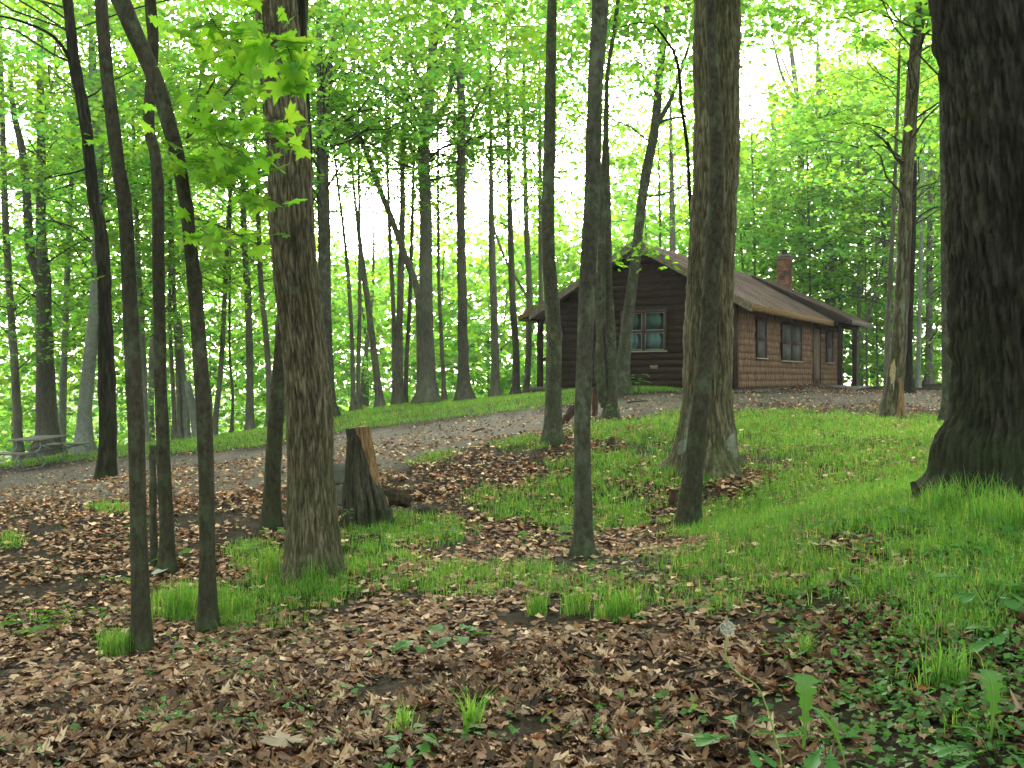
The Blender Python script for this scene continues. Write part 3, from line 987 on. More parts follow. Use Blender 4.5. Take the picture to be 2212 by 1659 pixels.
# --- trees of the wood's edge, left to right
EDGE = 'trees along the edge of the clearing'
far = [
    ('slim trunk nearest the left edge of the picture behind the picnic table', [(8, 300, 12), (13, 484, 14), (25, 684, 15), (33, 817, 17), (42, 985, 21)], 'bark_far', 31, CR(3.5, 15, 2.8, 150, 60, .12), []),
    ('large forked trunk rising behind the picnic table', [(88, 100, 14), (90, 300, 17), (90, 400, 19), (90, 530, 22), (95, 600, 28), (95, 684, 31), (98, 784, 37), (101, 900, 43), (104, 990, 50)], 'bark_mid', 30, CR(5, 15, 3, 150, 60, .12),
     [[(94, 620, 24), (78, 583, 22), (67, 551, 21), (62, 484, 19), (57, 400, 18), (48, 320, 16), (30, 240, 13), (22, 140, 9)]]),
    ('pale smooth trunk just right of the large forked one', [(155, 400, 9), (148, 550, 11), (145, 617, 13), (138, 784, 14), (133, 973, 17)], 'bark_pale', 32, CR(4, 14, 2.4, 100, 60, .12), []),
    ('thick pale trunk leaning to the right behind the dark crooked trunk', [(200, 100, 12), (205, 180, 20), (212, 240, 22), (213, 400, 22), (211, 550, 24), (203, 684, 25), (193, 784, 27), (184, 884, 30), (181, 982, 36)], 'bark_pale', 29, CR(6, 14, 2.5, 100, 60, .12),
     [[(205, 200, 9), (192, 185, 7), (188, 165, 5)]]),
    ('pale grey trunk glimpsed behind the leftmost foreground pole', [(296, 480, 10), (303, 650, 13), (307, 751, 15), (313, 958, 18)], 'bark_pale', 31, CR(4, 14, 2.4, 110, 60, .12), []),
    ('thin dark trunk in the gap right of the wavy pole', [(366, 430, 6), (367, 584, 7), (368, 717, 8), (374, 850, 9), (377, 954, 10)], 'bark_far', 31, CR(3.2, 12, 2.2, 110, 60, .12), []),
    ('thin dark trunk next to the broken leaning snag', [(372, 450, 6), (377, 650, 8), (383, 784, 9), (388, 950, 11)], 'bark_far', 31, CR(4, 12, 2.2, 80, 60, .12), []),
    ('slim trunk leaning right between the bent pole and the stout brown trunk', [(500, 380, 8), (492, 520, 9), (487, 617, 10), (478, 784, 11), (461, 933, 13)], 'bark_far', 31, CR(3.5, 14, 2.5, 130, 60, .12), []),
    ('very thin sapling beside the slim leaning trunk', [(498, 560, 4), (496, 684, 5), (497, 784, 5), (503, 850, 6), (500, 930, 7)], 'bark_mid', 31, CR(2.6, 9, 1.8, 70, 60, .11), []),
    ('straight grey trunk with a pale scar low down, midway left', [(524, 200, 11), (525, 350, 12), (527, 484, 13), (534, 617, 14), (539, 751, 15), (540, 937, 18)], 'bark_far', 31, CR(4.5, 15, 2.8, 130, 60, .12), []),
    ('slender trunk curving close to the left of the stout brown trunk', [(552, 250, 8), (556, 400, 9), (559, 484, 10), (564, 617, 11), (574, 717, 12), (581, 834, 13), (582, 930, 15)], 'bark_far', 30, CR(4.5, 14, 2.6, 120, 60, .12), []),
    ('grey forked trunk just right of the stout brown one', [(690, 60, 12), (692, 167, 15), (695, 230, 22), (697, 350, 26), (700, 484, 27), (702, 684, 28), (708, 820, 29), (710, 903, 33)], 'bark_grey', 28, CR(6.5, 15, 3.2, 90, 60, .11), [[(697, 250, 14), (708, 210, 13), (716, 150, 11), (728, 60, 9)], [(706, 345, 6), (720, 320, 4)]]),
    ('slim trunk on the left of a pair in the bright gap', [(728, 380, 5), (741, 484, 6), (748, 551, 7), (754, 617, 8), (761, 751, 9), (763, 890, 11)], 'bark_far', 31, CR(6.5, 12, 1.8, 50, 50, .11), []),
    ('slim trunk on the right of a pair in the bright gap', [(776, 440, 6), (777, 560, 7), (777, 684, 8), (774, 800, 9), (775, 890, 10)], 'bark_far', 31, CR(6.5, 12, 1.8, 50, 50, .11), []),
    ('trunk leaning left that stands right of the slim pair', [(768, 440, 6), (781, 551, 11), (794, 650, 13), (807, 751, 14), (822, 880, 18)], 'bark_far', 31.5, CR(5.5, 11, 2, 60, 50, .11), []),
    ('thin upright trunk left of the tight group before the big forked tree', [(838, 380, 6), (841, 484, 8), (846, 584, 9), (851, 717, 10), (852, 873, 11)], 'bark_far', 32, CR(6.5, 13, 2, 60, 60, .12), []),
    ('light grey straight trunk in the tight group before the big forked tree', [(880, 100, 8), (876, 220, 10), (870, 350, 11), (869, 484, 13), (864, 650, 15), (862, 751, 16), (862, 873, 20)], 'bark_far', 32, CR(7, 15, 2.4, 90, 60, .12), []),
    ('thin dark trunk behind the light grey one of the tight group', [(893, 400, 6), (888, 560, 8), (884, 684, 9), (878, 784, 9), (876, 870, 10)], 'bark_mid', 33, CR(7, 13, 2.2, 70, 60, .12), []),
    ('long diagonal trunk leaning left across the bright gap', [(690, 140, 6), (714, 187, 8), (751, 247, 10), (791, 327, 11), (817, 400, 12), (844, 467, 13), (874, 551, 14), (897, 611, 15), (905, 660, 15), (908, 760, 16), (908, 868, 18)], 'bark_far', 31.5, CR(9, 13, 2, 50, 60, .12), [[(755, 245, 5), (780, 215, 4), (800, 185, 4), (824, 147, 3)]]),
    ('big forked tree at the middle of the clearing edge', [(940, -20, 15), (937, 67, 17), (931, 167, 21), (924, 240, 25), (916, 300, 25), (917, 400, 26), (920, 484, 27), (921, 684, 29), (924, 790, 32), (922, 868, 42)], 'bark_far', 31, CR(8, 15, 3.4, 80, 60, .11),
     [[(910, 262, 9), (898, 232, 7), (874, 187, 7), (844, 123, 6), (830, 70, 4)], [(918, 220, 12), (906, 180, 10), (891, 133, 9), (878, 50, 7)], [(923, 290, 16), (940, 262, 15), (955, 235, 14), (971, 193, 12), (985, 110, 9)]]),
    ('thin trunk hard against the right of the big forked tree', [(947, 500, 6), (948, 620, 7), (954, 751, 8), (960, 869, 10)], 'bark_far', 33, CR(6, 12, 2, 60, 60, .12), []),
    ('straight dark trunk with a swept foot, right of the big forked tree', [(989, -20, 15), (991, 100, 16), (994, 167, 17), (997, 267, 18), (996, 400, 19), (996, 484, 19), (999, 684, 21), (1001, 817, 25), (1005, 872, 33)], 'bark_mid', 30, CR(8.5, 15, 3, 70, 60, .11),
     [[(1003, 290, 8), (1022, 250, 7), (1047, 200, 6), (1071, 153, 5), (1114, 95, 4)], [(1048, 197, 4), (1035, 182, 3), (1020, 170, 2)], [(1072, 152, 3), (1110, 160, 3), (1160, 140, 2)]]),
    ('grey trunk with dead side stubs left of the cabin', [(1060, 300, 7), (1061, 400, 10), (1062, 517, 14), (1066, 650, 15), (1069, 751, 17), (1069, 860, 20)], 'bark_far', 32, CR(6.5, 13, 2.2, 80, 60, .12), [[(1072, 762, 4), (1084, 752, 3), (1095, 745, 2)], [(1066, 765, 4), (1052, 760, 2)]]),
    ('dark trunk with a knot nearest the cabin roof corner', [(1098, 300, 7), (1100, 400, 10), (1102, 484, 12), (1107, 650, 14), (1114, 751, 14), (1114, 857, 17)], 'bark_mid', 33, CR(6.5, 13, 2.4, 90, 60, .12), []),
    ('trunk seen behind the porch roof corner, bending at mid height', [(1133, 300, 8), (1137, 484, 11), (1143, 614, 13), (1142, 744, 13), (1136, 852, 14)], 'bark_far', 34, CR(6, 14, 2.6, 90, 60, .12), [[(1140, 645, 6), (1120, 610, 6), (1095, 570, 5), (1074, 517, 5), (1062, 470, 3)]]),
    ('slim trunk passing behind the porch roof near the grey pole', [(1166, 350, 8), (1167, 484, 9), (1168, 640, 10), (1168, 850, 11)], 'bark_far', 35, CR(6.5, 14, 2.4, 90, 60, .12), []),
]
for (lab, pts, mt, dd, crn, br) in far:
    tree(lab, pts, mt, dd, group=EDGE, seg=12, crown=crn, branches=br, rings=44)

# --- trees behind the cabin
back = [
    ('big grey trunk rising behind the far end of the roof', [(1766, 150, 12), (1770, 300, 16), (1775, 430, 19), (1784, 500, 21), (1792, 600, 23), (1797, 850, 28)], 'bark_far', 47, CR(6, 17, 3.4, 200, 60, .14), [[(1772, 330, 8), (1750, 280, 7), (1720, 200, 5), (1690, 120, 4)]]),
    ('thin dark trunk standing left of the chimney', [(1626, 400, 4), (1629, 484, 5), (1630, 580, 5), (1632, 850, 7)], 'bark_mid', 47, CR(5, 14, 2.6, 160, 60, .14), [[(1630, 560, 3), (1612, 510, 2), (1600, 480, 2)]]),
    ('thin dark trunk midway between the chimney and the big grey trunk', [(1745, 420, 5), (1748, 520, 5), (1749, 637, 6), (1750, 850, 7)], 'bark_mid', 46, CR(5, 15, 2.8, 170, 60, .14), [[(1748, 500, 4), (1730, 460, 3), (1705, 420, 2)], [(1748, 480, 3), (1775, 450, 3), (1790, 430, 2)]]),
    ('dark trunk just right of the big grey trunk behind the roof', [(1818, 380, 6), (1816, 500, 8), (1815, 600, 9), (1818, 850, 10)], 'bark_mid', 48, CR(5, 16, 3, 170, 60, .14), [[(1815, 540, 5), (1822, 500, 5), (1835, 450, 4)]]),
    ('slim grey trunk over the far porch roof', [(1853, 450, 7), (1854, 535, 8), (1855, 680, 8), (1852, 843, 10)], 'bark_far', 45, CR(4, 15, 2.8, 170, 60, .14), []),
    ('leaning slim trunk just beyond the last porch post', [(1885, 650, 7), (1862, 720, 9), (1850, 760, 10), (1846, 842, 12)], 'bark_far', 43, CR(5, 12, 2.4, 100, 60, .13), []),
    ('thin sapling in the bright gap right of the far porch', [(1869, 600, 3), (1871, 720, 4), (1873, 843, 5)], 'bark_far', 43, CR(3, 9, 1.8, 80, 60, .12), []),
    ('second thin sapling in the bright gap, nearer the peeling tree', [(1893, 640, 4), (1894, 740, 4), (1896, 843, 5)], 'bark_far', 44, CR(3, 9, 1.8, 80, 60, .12), []),
    ('trunk behind the cabin ridge, left of the stout grey trunk', [(1450, 380, 10), (1452, 480, 12), (1455, 850, 15)], 'bark_far', 45, CR(5, 16, 3, 190, 60, .14), []),
    ('thin trunk rising behind the cabin ridge', [(1424, 430, 5), (1426, 520, 5), (1430, 850, 7)], 'bark_mid', 46, CR(5, 15, 2.6, 150, 60, .14), []),
    ('tall trunk behind the roof in the opening right of the stout grey trunk', [(1700, 60, 8), (1712, 140, 11), (1722, 240, 13), (1730, 400, 15), (1735, 850, 20)], 'bark_far', 52, CR(7, 18, 3.4, 190, 60, .15), [[(1722, 230, 8), (1690, 160, 7), (1672, 80, 5)]]),
    ('leafy tree beyond the track between the peeling tree and the huge trunk', [(2010, 300, 10), (2008, 500, 12), (2006, 843, 16)], 'bark_far', 42, CR(3, 16, 3.4, 260, 60, .14), []),
    ('leafy tree deep in the wood right of the far porch', [(1920, 300, 10), (1922, 500, 12), (1925, 845, 15)], 'bark_far', 52, CR(3, 17, 3.6, 260, 60, .15), []),
    ('leafy tree whose crown fills the space above the far porch', [(1868, 200, 9), (1860, 400, 11), (1858, 845, 15)], 'bark_far', 56, CR(4, 18, 4, 280, 60, .15), []),
    ('leafy tree in the wood directly behind the chimney', [(1668, 250, 9), (1672, 400, 11), (1675, 845, 15)], 'bark_far', 55, CR(4, 17, 3.8, 260, 60, .15), []),
]
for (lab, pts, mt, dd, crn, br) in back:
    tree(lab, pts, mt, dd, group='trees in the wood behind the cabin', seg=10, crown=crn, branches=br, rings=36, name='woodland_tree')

tree('thin crooked stem arching left beside the stout grey trunk', [(1340, 60, 2), (1380, 50, 3), (1410, 53, 4), (1434, 83, 5), (1454, 110, 6), (1467, 160, 7), (1470, 217, 7), (1477, 267, 7), (1484, 317, 8), (1488, 393, 8), (1500, 600, 9), (1510, 905, 11)], 'bark_dark', 17, top=0, crown=None, name='sapling')


def patch(word, T, y0, y1, a0, a1, mat, thr, off=.004, name='peeled_patch'):
    """a ragged-edged area of other bark lying on a trunk"""
    root, P_, rad, d, X0, z0, H, crown, rng, mt = T
    za, zb = E + (CY - y1) / F * d - z0, E + (CY - y0) / F * d - z0
    z = np.linspace(za, zb, 60)
    p = np.stack([np.interp(z, P_[:, 2], P_[:, q]) for q in range(3)], 1)
    rr = np.interp(z, P_[:, 2], rad)
    seg = 26
    th = np.linspace(a0, a1, seg)
    TH, Z_ = np.meshgrid(th, z)
    n_ = fnoise(TH * 2.2 + d, Z_ * 3.5, 3.3, 3)
    u, v = (TH - a0) / (a1 - a0), (Z_ - za) / (zb - za)
    body = 1 - 2 * np.maximum(np.abs(u - .5), np.abs(v - .5))
    mask = body * 1.5 + n_ * 1.9 > thr
    RR = rr[:, None] + off + .006 * n_
    V = np.stack([p[:, 0:1] + RR * np.cos(TH), p[:, 1:2] + RR * np.sin(TH), Z_], -1).reshape(-1, 3)
    i = np.arange(59)[:, None] * seg
    j = np.arange(seg - 1)[None]
    Q = np.stack([i + j, i + j + 1, i + seg + j + 1, i + seg + j], -1)
    Q = Q[mask[:-1, :-1] & mask[1:, 1:]]
    if len(Q):
        link(name, make_mesh(name, V, Q, M[mat], None, True), root)


def find_tree(w):
    return [T for T in TREES if w in T[0]['label']][0]


pt_ = find_tree('peeling pale')
patch('', pt_, 740, 860, -2.7, -1.9, 'wood_pale', .5, .008)
patch('', pt_, 760, 905, -1.7, -.5, 'wood_orange', .4, .008)
patch('', pt_, 500, 700, -2.4, -1.4, 'bark_pale', .7, .006)
ht_ = find_tree('flared mossy roots')
patch('', ht_, 830, 1000, -2.8, -1.6, 'lichen', .9, .016, 'lichen_patch')
patch('', ht_, 920, 1000, -1.3, -.5, 'lichen', .9, .016, 'lichen_patch')
for T in TREES:
    grow_crown(T)

# ------------------------------------------------------------------ the wooded slope across the valley
def woods(name, label, rng, n, xf, yf, zlo, ztop, nl, size, gap=1.0, seed=0, tone=1.0):
    X, Y = xf(rng, n), yf(rng, n)
    if Y.ndim == 1:
        X = X * (Y if seed >= 0 else 1)
    gz = G(X, Y)
    vx = CX + F * X / np.maximum(Y, 1)
    top = ztop(vx, X, Y)
    t = rng.rand(n)
    Z = gz + zlo + (top - gz - zlo) * t
    C = np.stack([X, Y, Z], 1)
    cl_ = fnoise(X * .16 + 3, Y * .1, Z * .22)
    C = C[(cl_ > -.32)]
    m = len(C)
    L = (.8 + .9 * rng.rand(m)) * size / .2
    pos, R, s, col = sprays(rng, C, rng.rand(m) * 6.28, L, L * .7, nl, size, droop=.35, tilt=.5, gap=gap, bright=tone)
    tt, ee = cab_uv(pos[:, 0], pos[:, 1])
    ok = ~((tt > -2) & (tt < 16) & (ee < 3.2) & (ee > -9.5))
    acc = Acc()
    scatter(acc, RHOMB_V, RHOMB_F, pos[ok], R[ok], s[ok], col[ok])
    return link(name, acc.mesh(name, M['leaf']), None, kind='stuff', label=label)


rg = np.random.RandomState(5)


RT_ = np.random.RandomState(12)


def top_far(vx, X, Y):
    # height of the far canopy above the eye: low over the bright gap, high to the right
    row = np.interp(vx, [-800, 0, 150, 420, 520, 640, 1150, 1300, 1560, 1640, 1780, 2300, 3000], [250, 330, 300, 330, 470, 585, 560, 450, 330, 250, 180, 60, 60])
    row = row + fnoise(vx * .009, Y * .08, 4) * 130 - 25 - 130 * (RT_.rand(len(vx)) < .22) * RT_.rand(len(vx))
    return E + (CY - row) / F * Y


woods('far_wood_foliage', 'pale green wood filling the valley beyond the trees', rg, 9000, lambda r, n: r.uniform(-.72, .72, n), lambda r, n: r.uniform(44, 92, n), .2, top_far, 28, .40)
woods('undergrowth', 'leafy undergrowth below the crest of the clearing', rg, 1700, lambda r, n: r.uniform(-.65, .66, n), lambda r, n: r.uniform(35, 56, n), .1,
      lambda vx, X, Y: G(X, Y) + 2.0 + 3.5 * np.clip(fnoise(X * .3, Y * .3, 1) + .4, 0, 1), 34, .13)
woods('canopy_foliage', 'leafy canopy closing the view above the clearing edge', rg, 1300, lambda r, n: r.uniform(-.66, .66, n), lambda r, n: r.uniform(36, 62, n), 10.5,
      lambda vx, X, Y: E + (CY + 60) / F * Y, 40, .2)
woods('canopy_foliage', 'thin bright leaves hanging across the gap between the trunks', rg, 2300, lambda r, n: r.uniform(-.5, .35, n), lambda r, n: r.uniform(38, 66, n), 6.0,
      lambda vx, X, Y: E + (CY - 150) / F * Y, 30, .19, gap=.72)
woods('canopy_foliage', 'nearer layers of leafy boughs high over the clearing', rg, 1000, lambda r, n: r.uniform(-.66, .66, n), lambda r, n: r.uniform(17, 33, n), 7.0,
      lambda vx, X, Y: E + (CY + 80) / F * Y, 46, .14)
acc = Acc()
for i in range(90):
    Y = rg.uniform(42, 85)
    X = rg.uniform(-.6, .6) * Y
    t_, e_ = cab_uv(X, Y)
    if -2 < t_ < 16 and -10 < e_ < 3.5:
        continue
    z = g1(X, Y)
    h = rg.uniform(9, 15)
    lean = rg.randn() * .06
    p = np.array([(X, Y, z - .3), (X + lean * h * .3 + rg.randn() * .1, Y, z + h * .35), (X + lean * h * .6 + rg.randn() * .15, Y, z + h * .7), (X + lean * h, Y, z + h)])
    p = smooth_path(p, 8)
    V, Q, _ = tube_arrays(p, np.linspace(rg.uniform(.07, .2), .03, 8), 6)
    acc.add(V, Q)
link('far_wood_trunks', acc.mesh('far_wood_trunks', M['bark_far'], True), None, kind='stuff', label='thin trunks far down in the valley wood')

# unseen wood beside and behind the viewer, added and thickened to cut the light
acc = Acc()
m_ = 5600
ang = rg.uniform(0, 2 * np.pi, m_)
rad_ = rg.uniform(9, 40, m_)
X, Y = rad_ * np.cos(ang), rad_ * np.sin(ang)
Z = G(X, Y) + rg.uniform(3.5, 17, m_)
inview = (Y > 0) & (np.abs(X) < .66 * Y + 2.0)
C = np.stack([X, Y, Z], 1)[~inview]
L = 1.2 + rg.rand(len(C))
pos, R, s, col = sprays(rg, C, rg.rand(len(C)) * 6.28, L, L * .7, 16, .34, tilt=.5, gap=0)
scatter(acc, RHOMB_V, RHOMB_F, pos, R, s, col)
link('unseen_shade_wood', acc.mesh('unseen_shade_wood', M['leaf']), None, kind='stuff', label='unseen wood around the near side of the clearing, added to block light')

# ------------------------------------------------------------------ cabin
CZ = g1(6.38, 28.0) + .10
cabin = thing('cabin', 'dark brown single-storey wooden cabin with a gabled brown roof, porches and a brick chimney', 'cabin', (6.38, 28.0, CZ), -PHI)
W, LEN = 5.87, 13.2
EH, RH = 2.42, 4.28          # underside of the roof at the wall and at the ridge
SL = (RH - 2.28) / (W / 2 + .6)
MIDX = -W / 2


def roof_z(e, top=RH):
    return top - SL * abs(e - MIDX)


# framing behind the cladding
hw = roof_z(0) - .06
prism('gable_wall', [(-W, 0), (0, 0), (0, hw), (MIDX, RH - .08), (-W, hw)], 1, .03, .16, M['soffit'], cabin)
prism('gable_wall', [(-W, 0), (0, 0), (0, hw), (MIDX, RH - .08), (-W, hw)], 1, LEN - .16, LEN - .03, M['soffit'], cabin)
box('side_wall', (-.16, .17, 0), (-.03, LEN - .17, hw - .03), M['soffit'], cabin)
box('side_wall', (-W + .03, .17, 0), (-W + .16, LEN - .17, hw - .03), M['soffit'], cabin)
box('foundation', (-W + .1, .1, -.6), (-.1, LEN - .1, -.005), M['concrete'], cabin)
# window openings on the gable: x range, z range
gw = (-3.52, -2.17, 1.12, 2.24)
bh = .205
k = 0
z = 0.0
while z < RH - .12:
    zt = min(z + bh, RH - .1)
    half = min(W / 2, (RH - .06 - zt) / SL)
    if half < .08:
        break
    x0, x1 = MIDX - half, MIDX + half
    segs = [(x0, x1)]
    if zt > gw[2] - .03 and z < gw[3] + .06:
        segs = [(x0, gw[0] - .07), (gw[1] + .07, x1)]
    for (a, b) in segs:
        if b - a < .1:
            continue
        # a lapped board: thick at its lower edge
        V = [(a, -.006, z), (b, -.006, z), (b, .03, z), (a, .03, z), (a, -.001, zt + .003), (b, -.001, zt + .003), (b, .03, zt + .003), (a, .03, zt + .003)]
        Qb = np.array([(0, 3, 2, 1), (4, 5, 6, 7), (0, 1, 5, 4), (1, 2, 6, 5), (2, 3, 7, 6), (3, 0, 4, 7)])
        link('board', make_mesh('board', np.array(V) + np.array([0, -.004 * (k % 2), 0]), Qb, M['board']), cabin)
    z += bh
    k += 1
box('corner_board', (-.105, -.035, 0), (.012, -.014, hw + .02), M['trim'], cabin)
box('corner_board', (.014, -.034, 0), (.04, .12, hw - .02), M['trim'], cabin)
box('corner_board', (-W - .01, -.035, 0), (-W + .09, -.014, hw + .02), M['trim'], cabin)


def window(parent, x0, x1, z0, z1, axis, pos, lights, curtain, outer, mull=True):
    """a window in a wall; axis 'x': lies along x, faces -y; axis 'y': lies along y, faces +x"""
    def bx(name, a0, a1, c0, c1, d0, d1, mat, par, **kw):
        if axis == 'x':
            return box(name, (a0, pos - d1, c0), (a1, pos - d0, c1), M[mat], par, **kw)
        return box(name, (pos + d0, a0, c0), (pos + d1, a1, c1), M[mat], par, **kw)
    w = bx('window', x0, x1, z0, z1, -.03, -.022, 'soffit', parent)
    fw = .055
    bx('frame', x0 - .07, x0, z0 - .02, z1 + .08, -.02, .03, outer, w)
    bx('frame', x1, x1 + .07, z0 - .02, z1 + .08, -.02, .03, outer, w)
    bx('frame', x0 - .002, x1 + .002, z1, z1 + .08, -.02, .028, outer, w)
    bx('sill', x0 - .09, x1 + .09, z0 - .06, z0 - .022, -.02, .07, 'sill', w)
    n = lights
    cw = (x1 - x0) / n
    zm = (z0 + z1) / 2 - .01
    for i in range(n):
        a0, a1 = x0 + i * cw, x0 + (i + 1) * cw
        bx('curtain', a0 + .03, a1 - .03, zm, z1 - .01, -.021, -.014, curtain[0], w)
        bx('curtain', a0 + .03, a1 - .03, z0, zm - .005, -.0205, -.0135, curtain[1], w)
        if i:
            bx('mullion', a0 - .045, a0 + .045, z0, z1, -.012, .022, outer, w)
        if mull:
            bx('sash', a0 + (.045 if i else 0), a1 - (.045 if i < n - 1 else 0), zm - .03, zm + .03, -.012, .018, outer, w)
        for (q0, q1) in ((zm + .031, z1 - .001), (z0 + .001, zm - .031)):
            l0, l1 = a0 + (.047 if i else .002), a1 - (.047 if i < n - 1 else .002)
            s_ = .028
            for r in ((l0, l0 + s_, q0, q1), (l1 - s_, l1, q0, q1), (l0 + s_, l1 - s_, q0, q0 + s_), (l0 + s_, l1 - s_, q1 - s_, q1)):
                bx('sash_bar', r[0], r[1], r[2], r[3], -.010, .004, 'white_sash' if outer == 'sash' else outer, w)
            bx('pane' if curtain[1] != 'screen' else 'insect_screen', l0 + s_, l1 - s_, q0 + s_, q1 - s_, -.006, -.003, 'glass' if curtain[1] != 'screen' else 'mesh', w)
    return w


window(cabin, gw[0], gw[1], gw[2], gw[3], 'x', 0.0, 2, ('curtain', 'curtain_blue'), 'sash')
box('wall_vent', (-2.62, -.05, .55), (-2.38, -.016, .66), M['rake'], cabin, bevel=.008)
window(cabin, 1.9, 2.75, .92, 2.05, 'y', 0.03, 1, ('screen', 'screen'), 'trim')
window(cabin, 4.6, 6.9, .88, 2.05, 'y', 0.03, 2, ('soffit', 'screen'), 'trim')
window(cabin, 10.6, 11.5, .9, 2.05, 'y', 0.03, 1, ('screen', 'screen'), 'trim')
dr = box('door', (.0, 8.72, .05), (.035, 9.55, 2.08), M['door'], cabin)
for q in ((.25, .95), (1.05, 1.9)):
    box('door_panel', (.036, 8.86, q[0]), (.046, 9.41, q[1]), M['door'], dr, bevel=.004)
box('door_frame', (.0, 8.62, 0), (.055, 8.718, 2.16), M['door'], cabin)
box('door_frame', (.0, 9.552, 0), (.055, 9.65, 2.16), M['trim'], cabin)
box('door_step', (.06, 8.5, -.12), (.9, 10.0, .03), M['deck'], cabin)

# cedar shingle courses on the long wall, each shingle its own small slab
holes = [(1.9, 2.75, .92, 2.05), (4.6, 6.9, .88, 2.05), (10.6, 11.5, .9, 2.05), (8.72, 9.55, -.1, 2.08)]
lo, hi = [], []
acc = Acc()
rs = np.random.RandomState(21)
z = 0.0
while z < hw - .05:
    y = .13 + rs.rand() * .05
    while y < LEN - .05:
        w_ = rs.uniform(.10, .26)
        y1 = min(y + w_, LEN - .02)
        zt = min(z + bh, hw - .02)
        mid = (y + y1) / 2
        ok = True
        for (a, b, c_, d_) in holes:
            if a - .08 < mid < b + .08 and c_ - .06 < (z + zt) / 2 < d_ + .08:
                ok = False
        if ok and y1 - y > .03:
            dz = rs.uniform(0, .012)
            th = rs.uniform(.012, .02)
            V = np.array([(-.028, y, z + dz), (th, y, z + dz), (th, y1 - .006, z + dz), (-.028, y1 - .006, z + dz),
                          (-.028, y, zt + .01), (-.008, y, zt + .01), (-.008, y1 - .006, zt + .01), (-.028, y1 - .006, zt + .01)])
            Qb = np.array([(0, 1, 2, 3), (4, 7, 6, 5), (0, 4, 5, 1), (1, 5, 6, 2), (2, 6, 7, 3), (3, 7, 4, 0)])[:, ::-1]
            acc.add(V, Qb)
        y = y1
    z += bh
link('shingles', acc.mesh('shingles', M['shingle']), cabin, kind='stuff')
# the far long wall and far gable, clad in the same way with plain boards
for k in range(11):
    box('back_board', (-W - .004 - .004 * (k % 2), .13, k * bh), (-W + .03, LEN - .03, k * bh + bh - .006), M['board'], cabin)

# roof: two planes with their porch extensions
T_ = .07


def roof_plane(name, e0, z0, e1, z1, t0, t1, courses=True, mat='roof'):
    o = prism(name, [(e0, z0), (e1, z1), (e1, z1 + T_), (e0, z0 + T_)], 1, t0, t1, M[mat], cabin)
    if courses:
        acc = Acc()
        Ln = math.hypot(e1 - e0, z1 - z0)
        ux, uz = (e1 - e0) / Ln, (z1 - z0) / Ln
        nx, nz = (-uz, ux) if ux > 0 else (uz, -ux)
        if nz < 0:
            nx, nz = -nx, -nz
        nC = int(Ln / .15)
        for i in range(nC):
            a, b = Ln - i * Ln / nC, Ln - (i + 1) * Ln / nC
            t = t0 + (i % 2) * .12
            while t < t1 - .02:
                te = min(t + .30, t1)
                th = .012 + rs.rand() * .005
                pts = []
                for (s_, hh) in ((a, 0), (a, th), (b, .002), ):
                    pts.append((e0 + ux * s_ + nx * (hh + .001), z0 + T_ + uz * s_ + nz * (hh + .001)))
                V = np.array([(pts[0][0], t, pts[0][1]), (pts[1][0], t, pts[1][1]), (pts[2][0], t, pts[2][1]),
                              (pts[0][0], te - .008, pts[0][1]), (pts[1][0], te - .008, pts[1][1]), (pts[2][0], te - .008, pts[2][1])])
                acc.add(V, [np.array([(0, 3, 4, 1), (1, 4, 5, 2), (0, 2, 5, 3)]), np.array([(0, 1, 2), (3, 5, 4)])])
                t = te
        link('roof_shingles', acc.mesh('roof_shingles', M['roof']), o, kind='stuff')
    return o


OV = .6
T0, T1, TP = -.5, 12.9, 9.3
roof_plane('roof', MIDX, RH, OV, roof_z(OV), T0, T1)
roof_plane('roof', MIDX, RH, -W - OV, roof_z(-W - OV), T0, T1)
# porch roofs of lower pitch lap over the main planes and reach further out
pe0, pe1 = MIDX + .5, 1.2
pz0, pz1 = roof_z(pe0) + .11, 2.33
roof_plane('porch_roof', pe0, pz0, pe1, pz1, TP, T1 + .1)
lp0, lp1 = MIDX - 1.2, -W - 1.55
roof_plane('porch_roof', lp0, roof_z(lp0) + .09, lp1, 2.27, .45, 9.0)
# fascia and rake boards
box('fascia', (OV + .002, T0 + .01, roof_z(OV) - .12), (OV + .03, TP - .2, roof_z(OV) + T_ - .004), M['fascia'], cabin)
box('fascia', (pe1 + .002, TP, pz1 - .12), (pe1 + .03, T1 + .1, pz1 + T_ - .004), M['rake'], cabin)
box('fascia', (-W - OV - .03, T0 + .01, roof_z(OV) - .12), (-W - OV - .002, .42, roof_z(OV) + T_ - .004), M['rake'], cabin)
box('fascia', (lp1 - .03, .45, 2.27 - .12), (lp1 - .002, 9.0, 2.27 + T_ - .004), M['fascia'], cabin)


def rake_board(e0, z0, e1, z1, t, mat, drop=.16, th=.03):
    prism('rake_board', [(e0, z0 - drop), (e1, z1 - drop), (e1, z1 + T_ - .012), (e0, z0 + T_ - .012)], 1, t - th, t - .002, M[mat], cabin)


rake_board(MIDX + .002, RH, OV + .03, roof_z(OV + .03), T0, 'rake')
rake_board(MIDX - .002, RH, -W - OV - .03, roof_z(-W - OV - .03), T0, 'rake')
rake_board(pe0, pz0, pe1 + .03, pz1 - .012, TP, 'trim', .02)
rake_board(lp0, roof_z(lp0) + .09, lp1 - .03, 2.27, .45, 'fascia', .1)
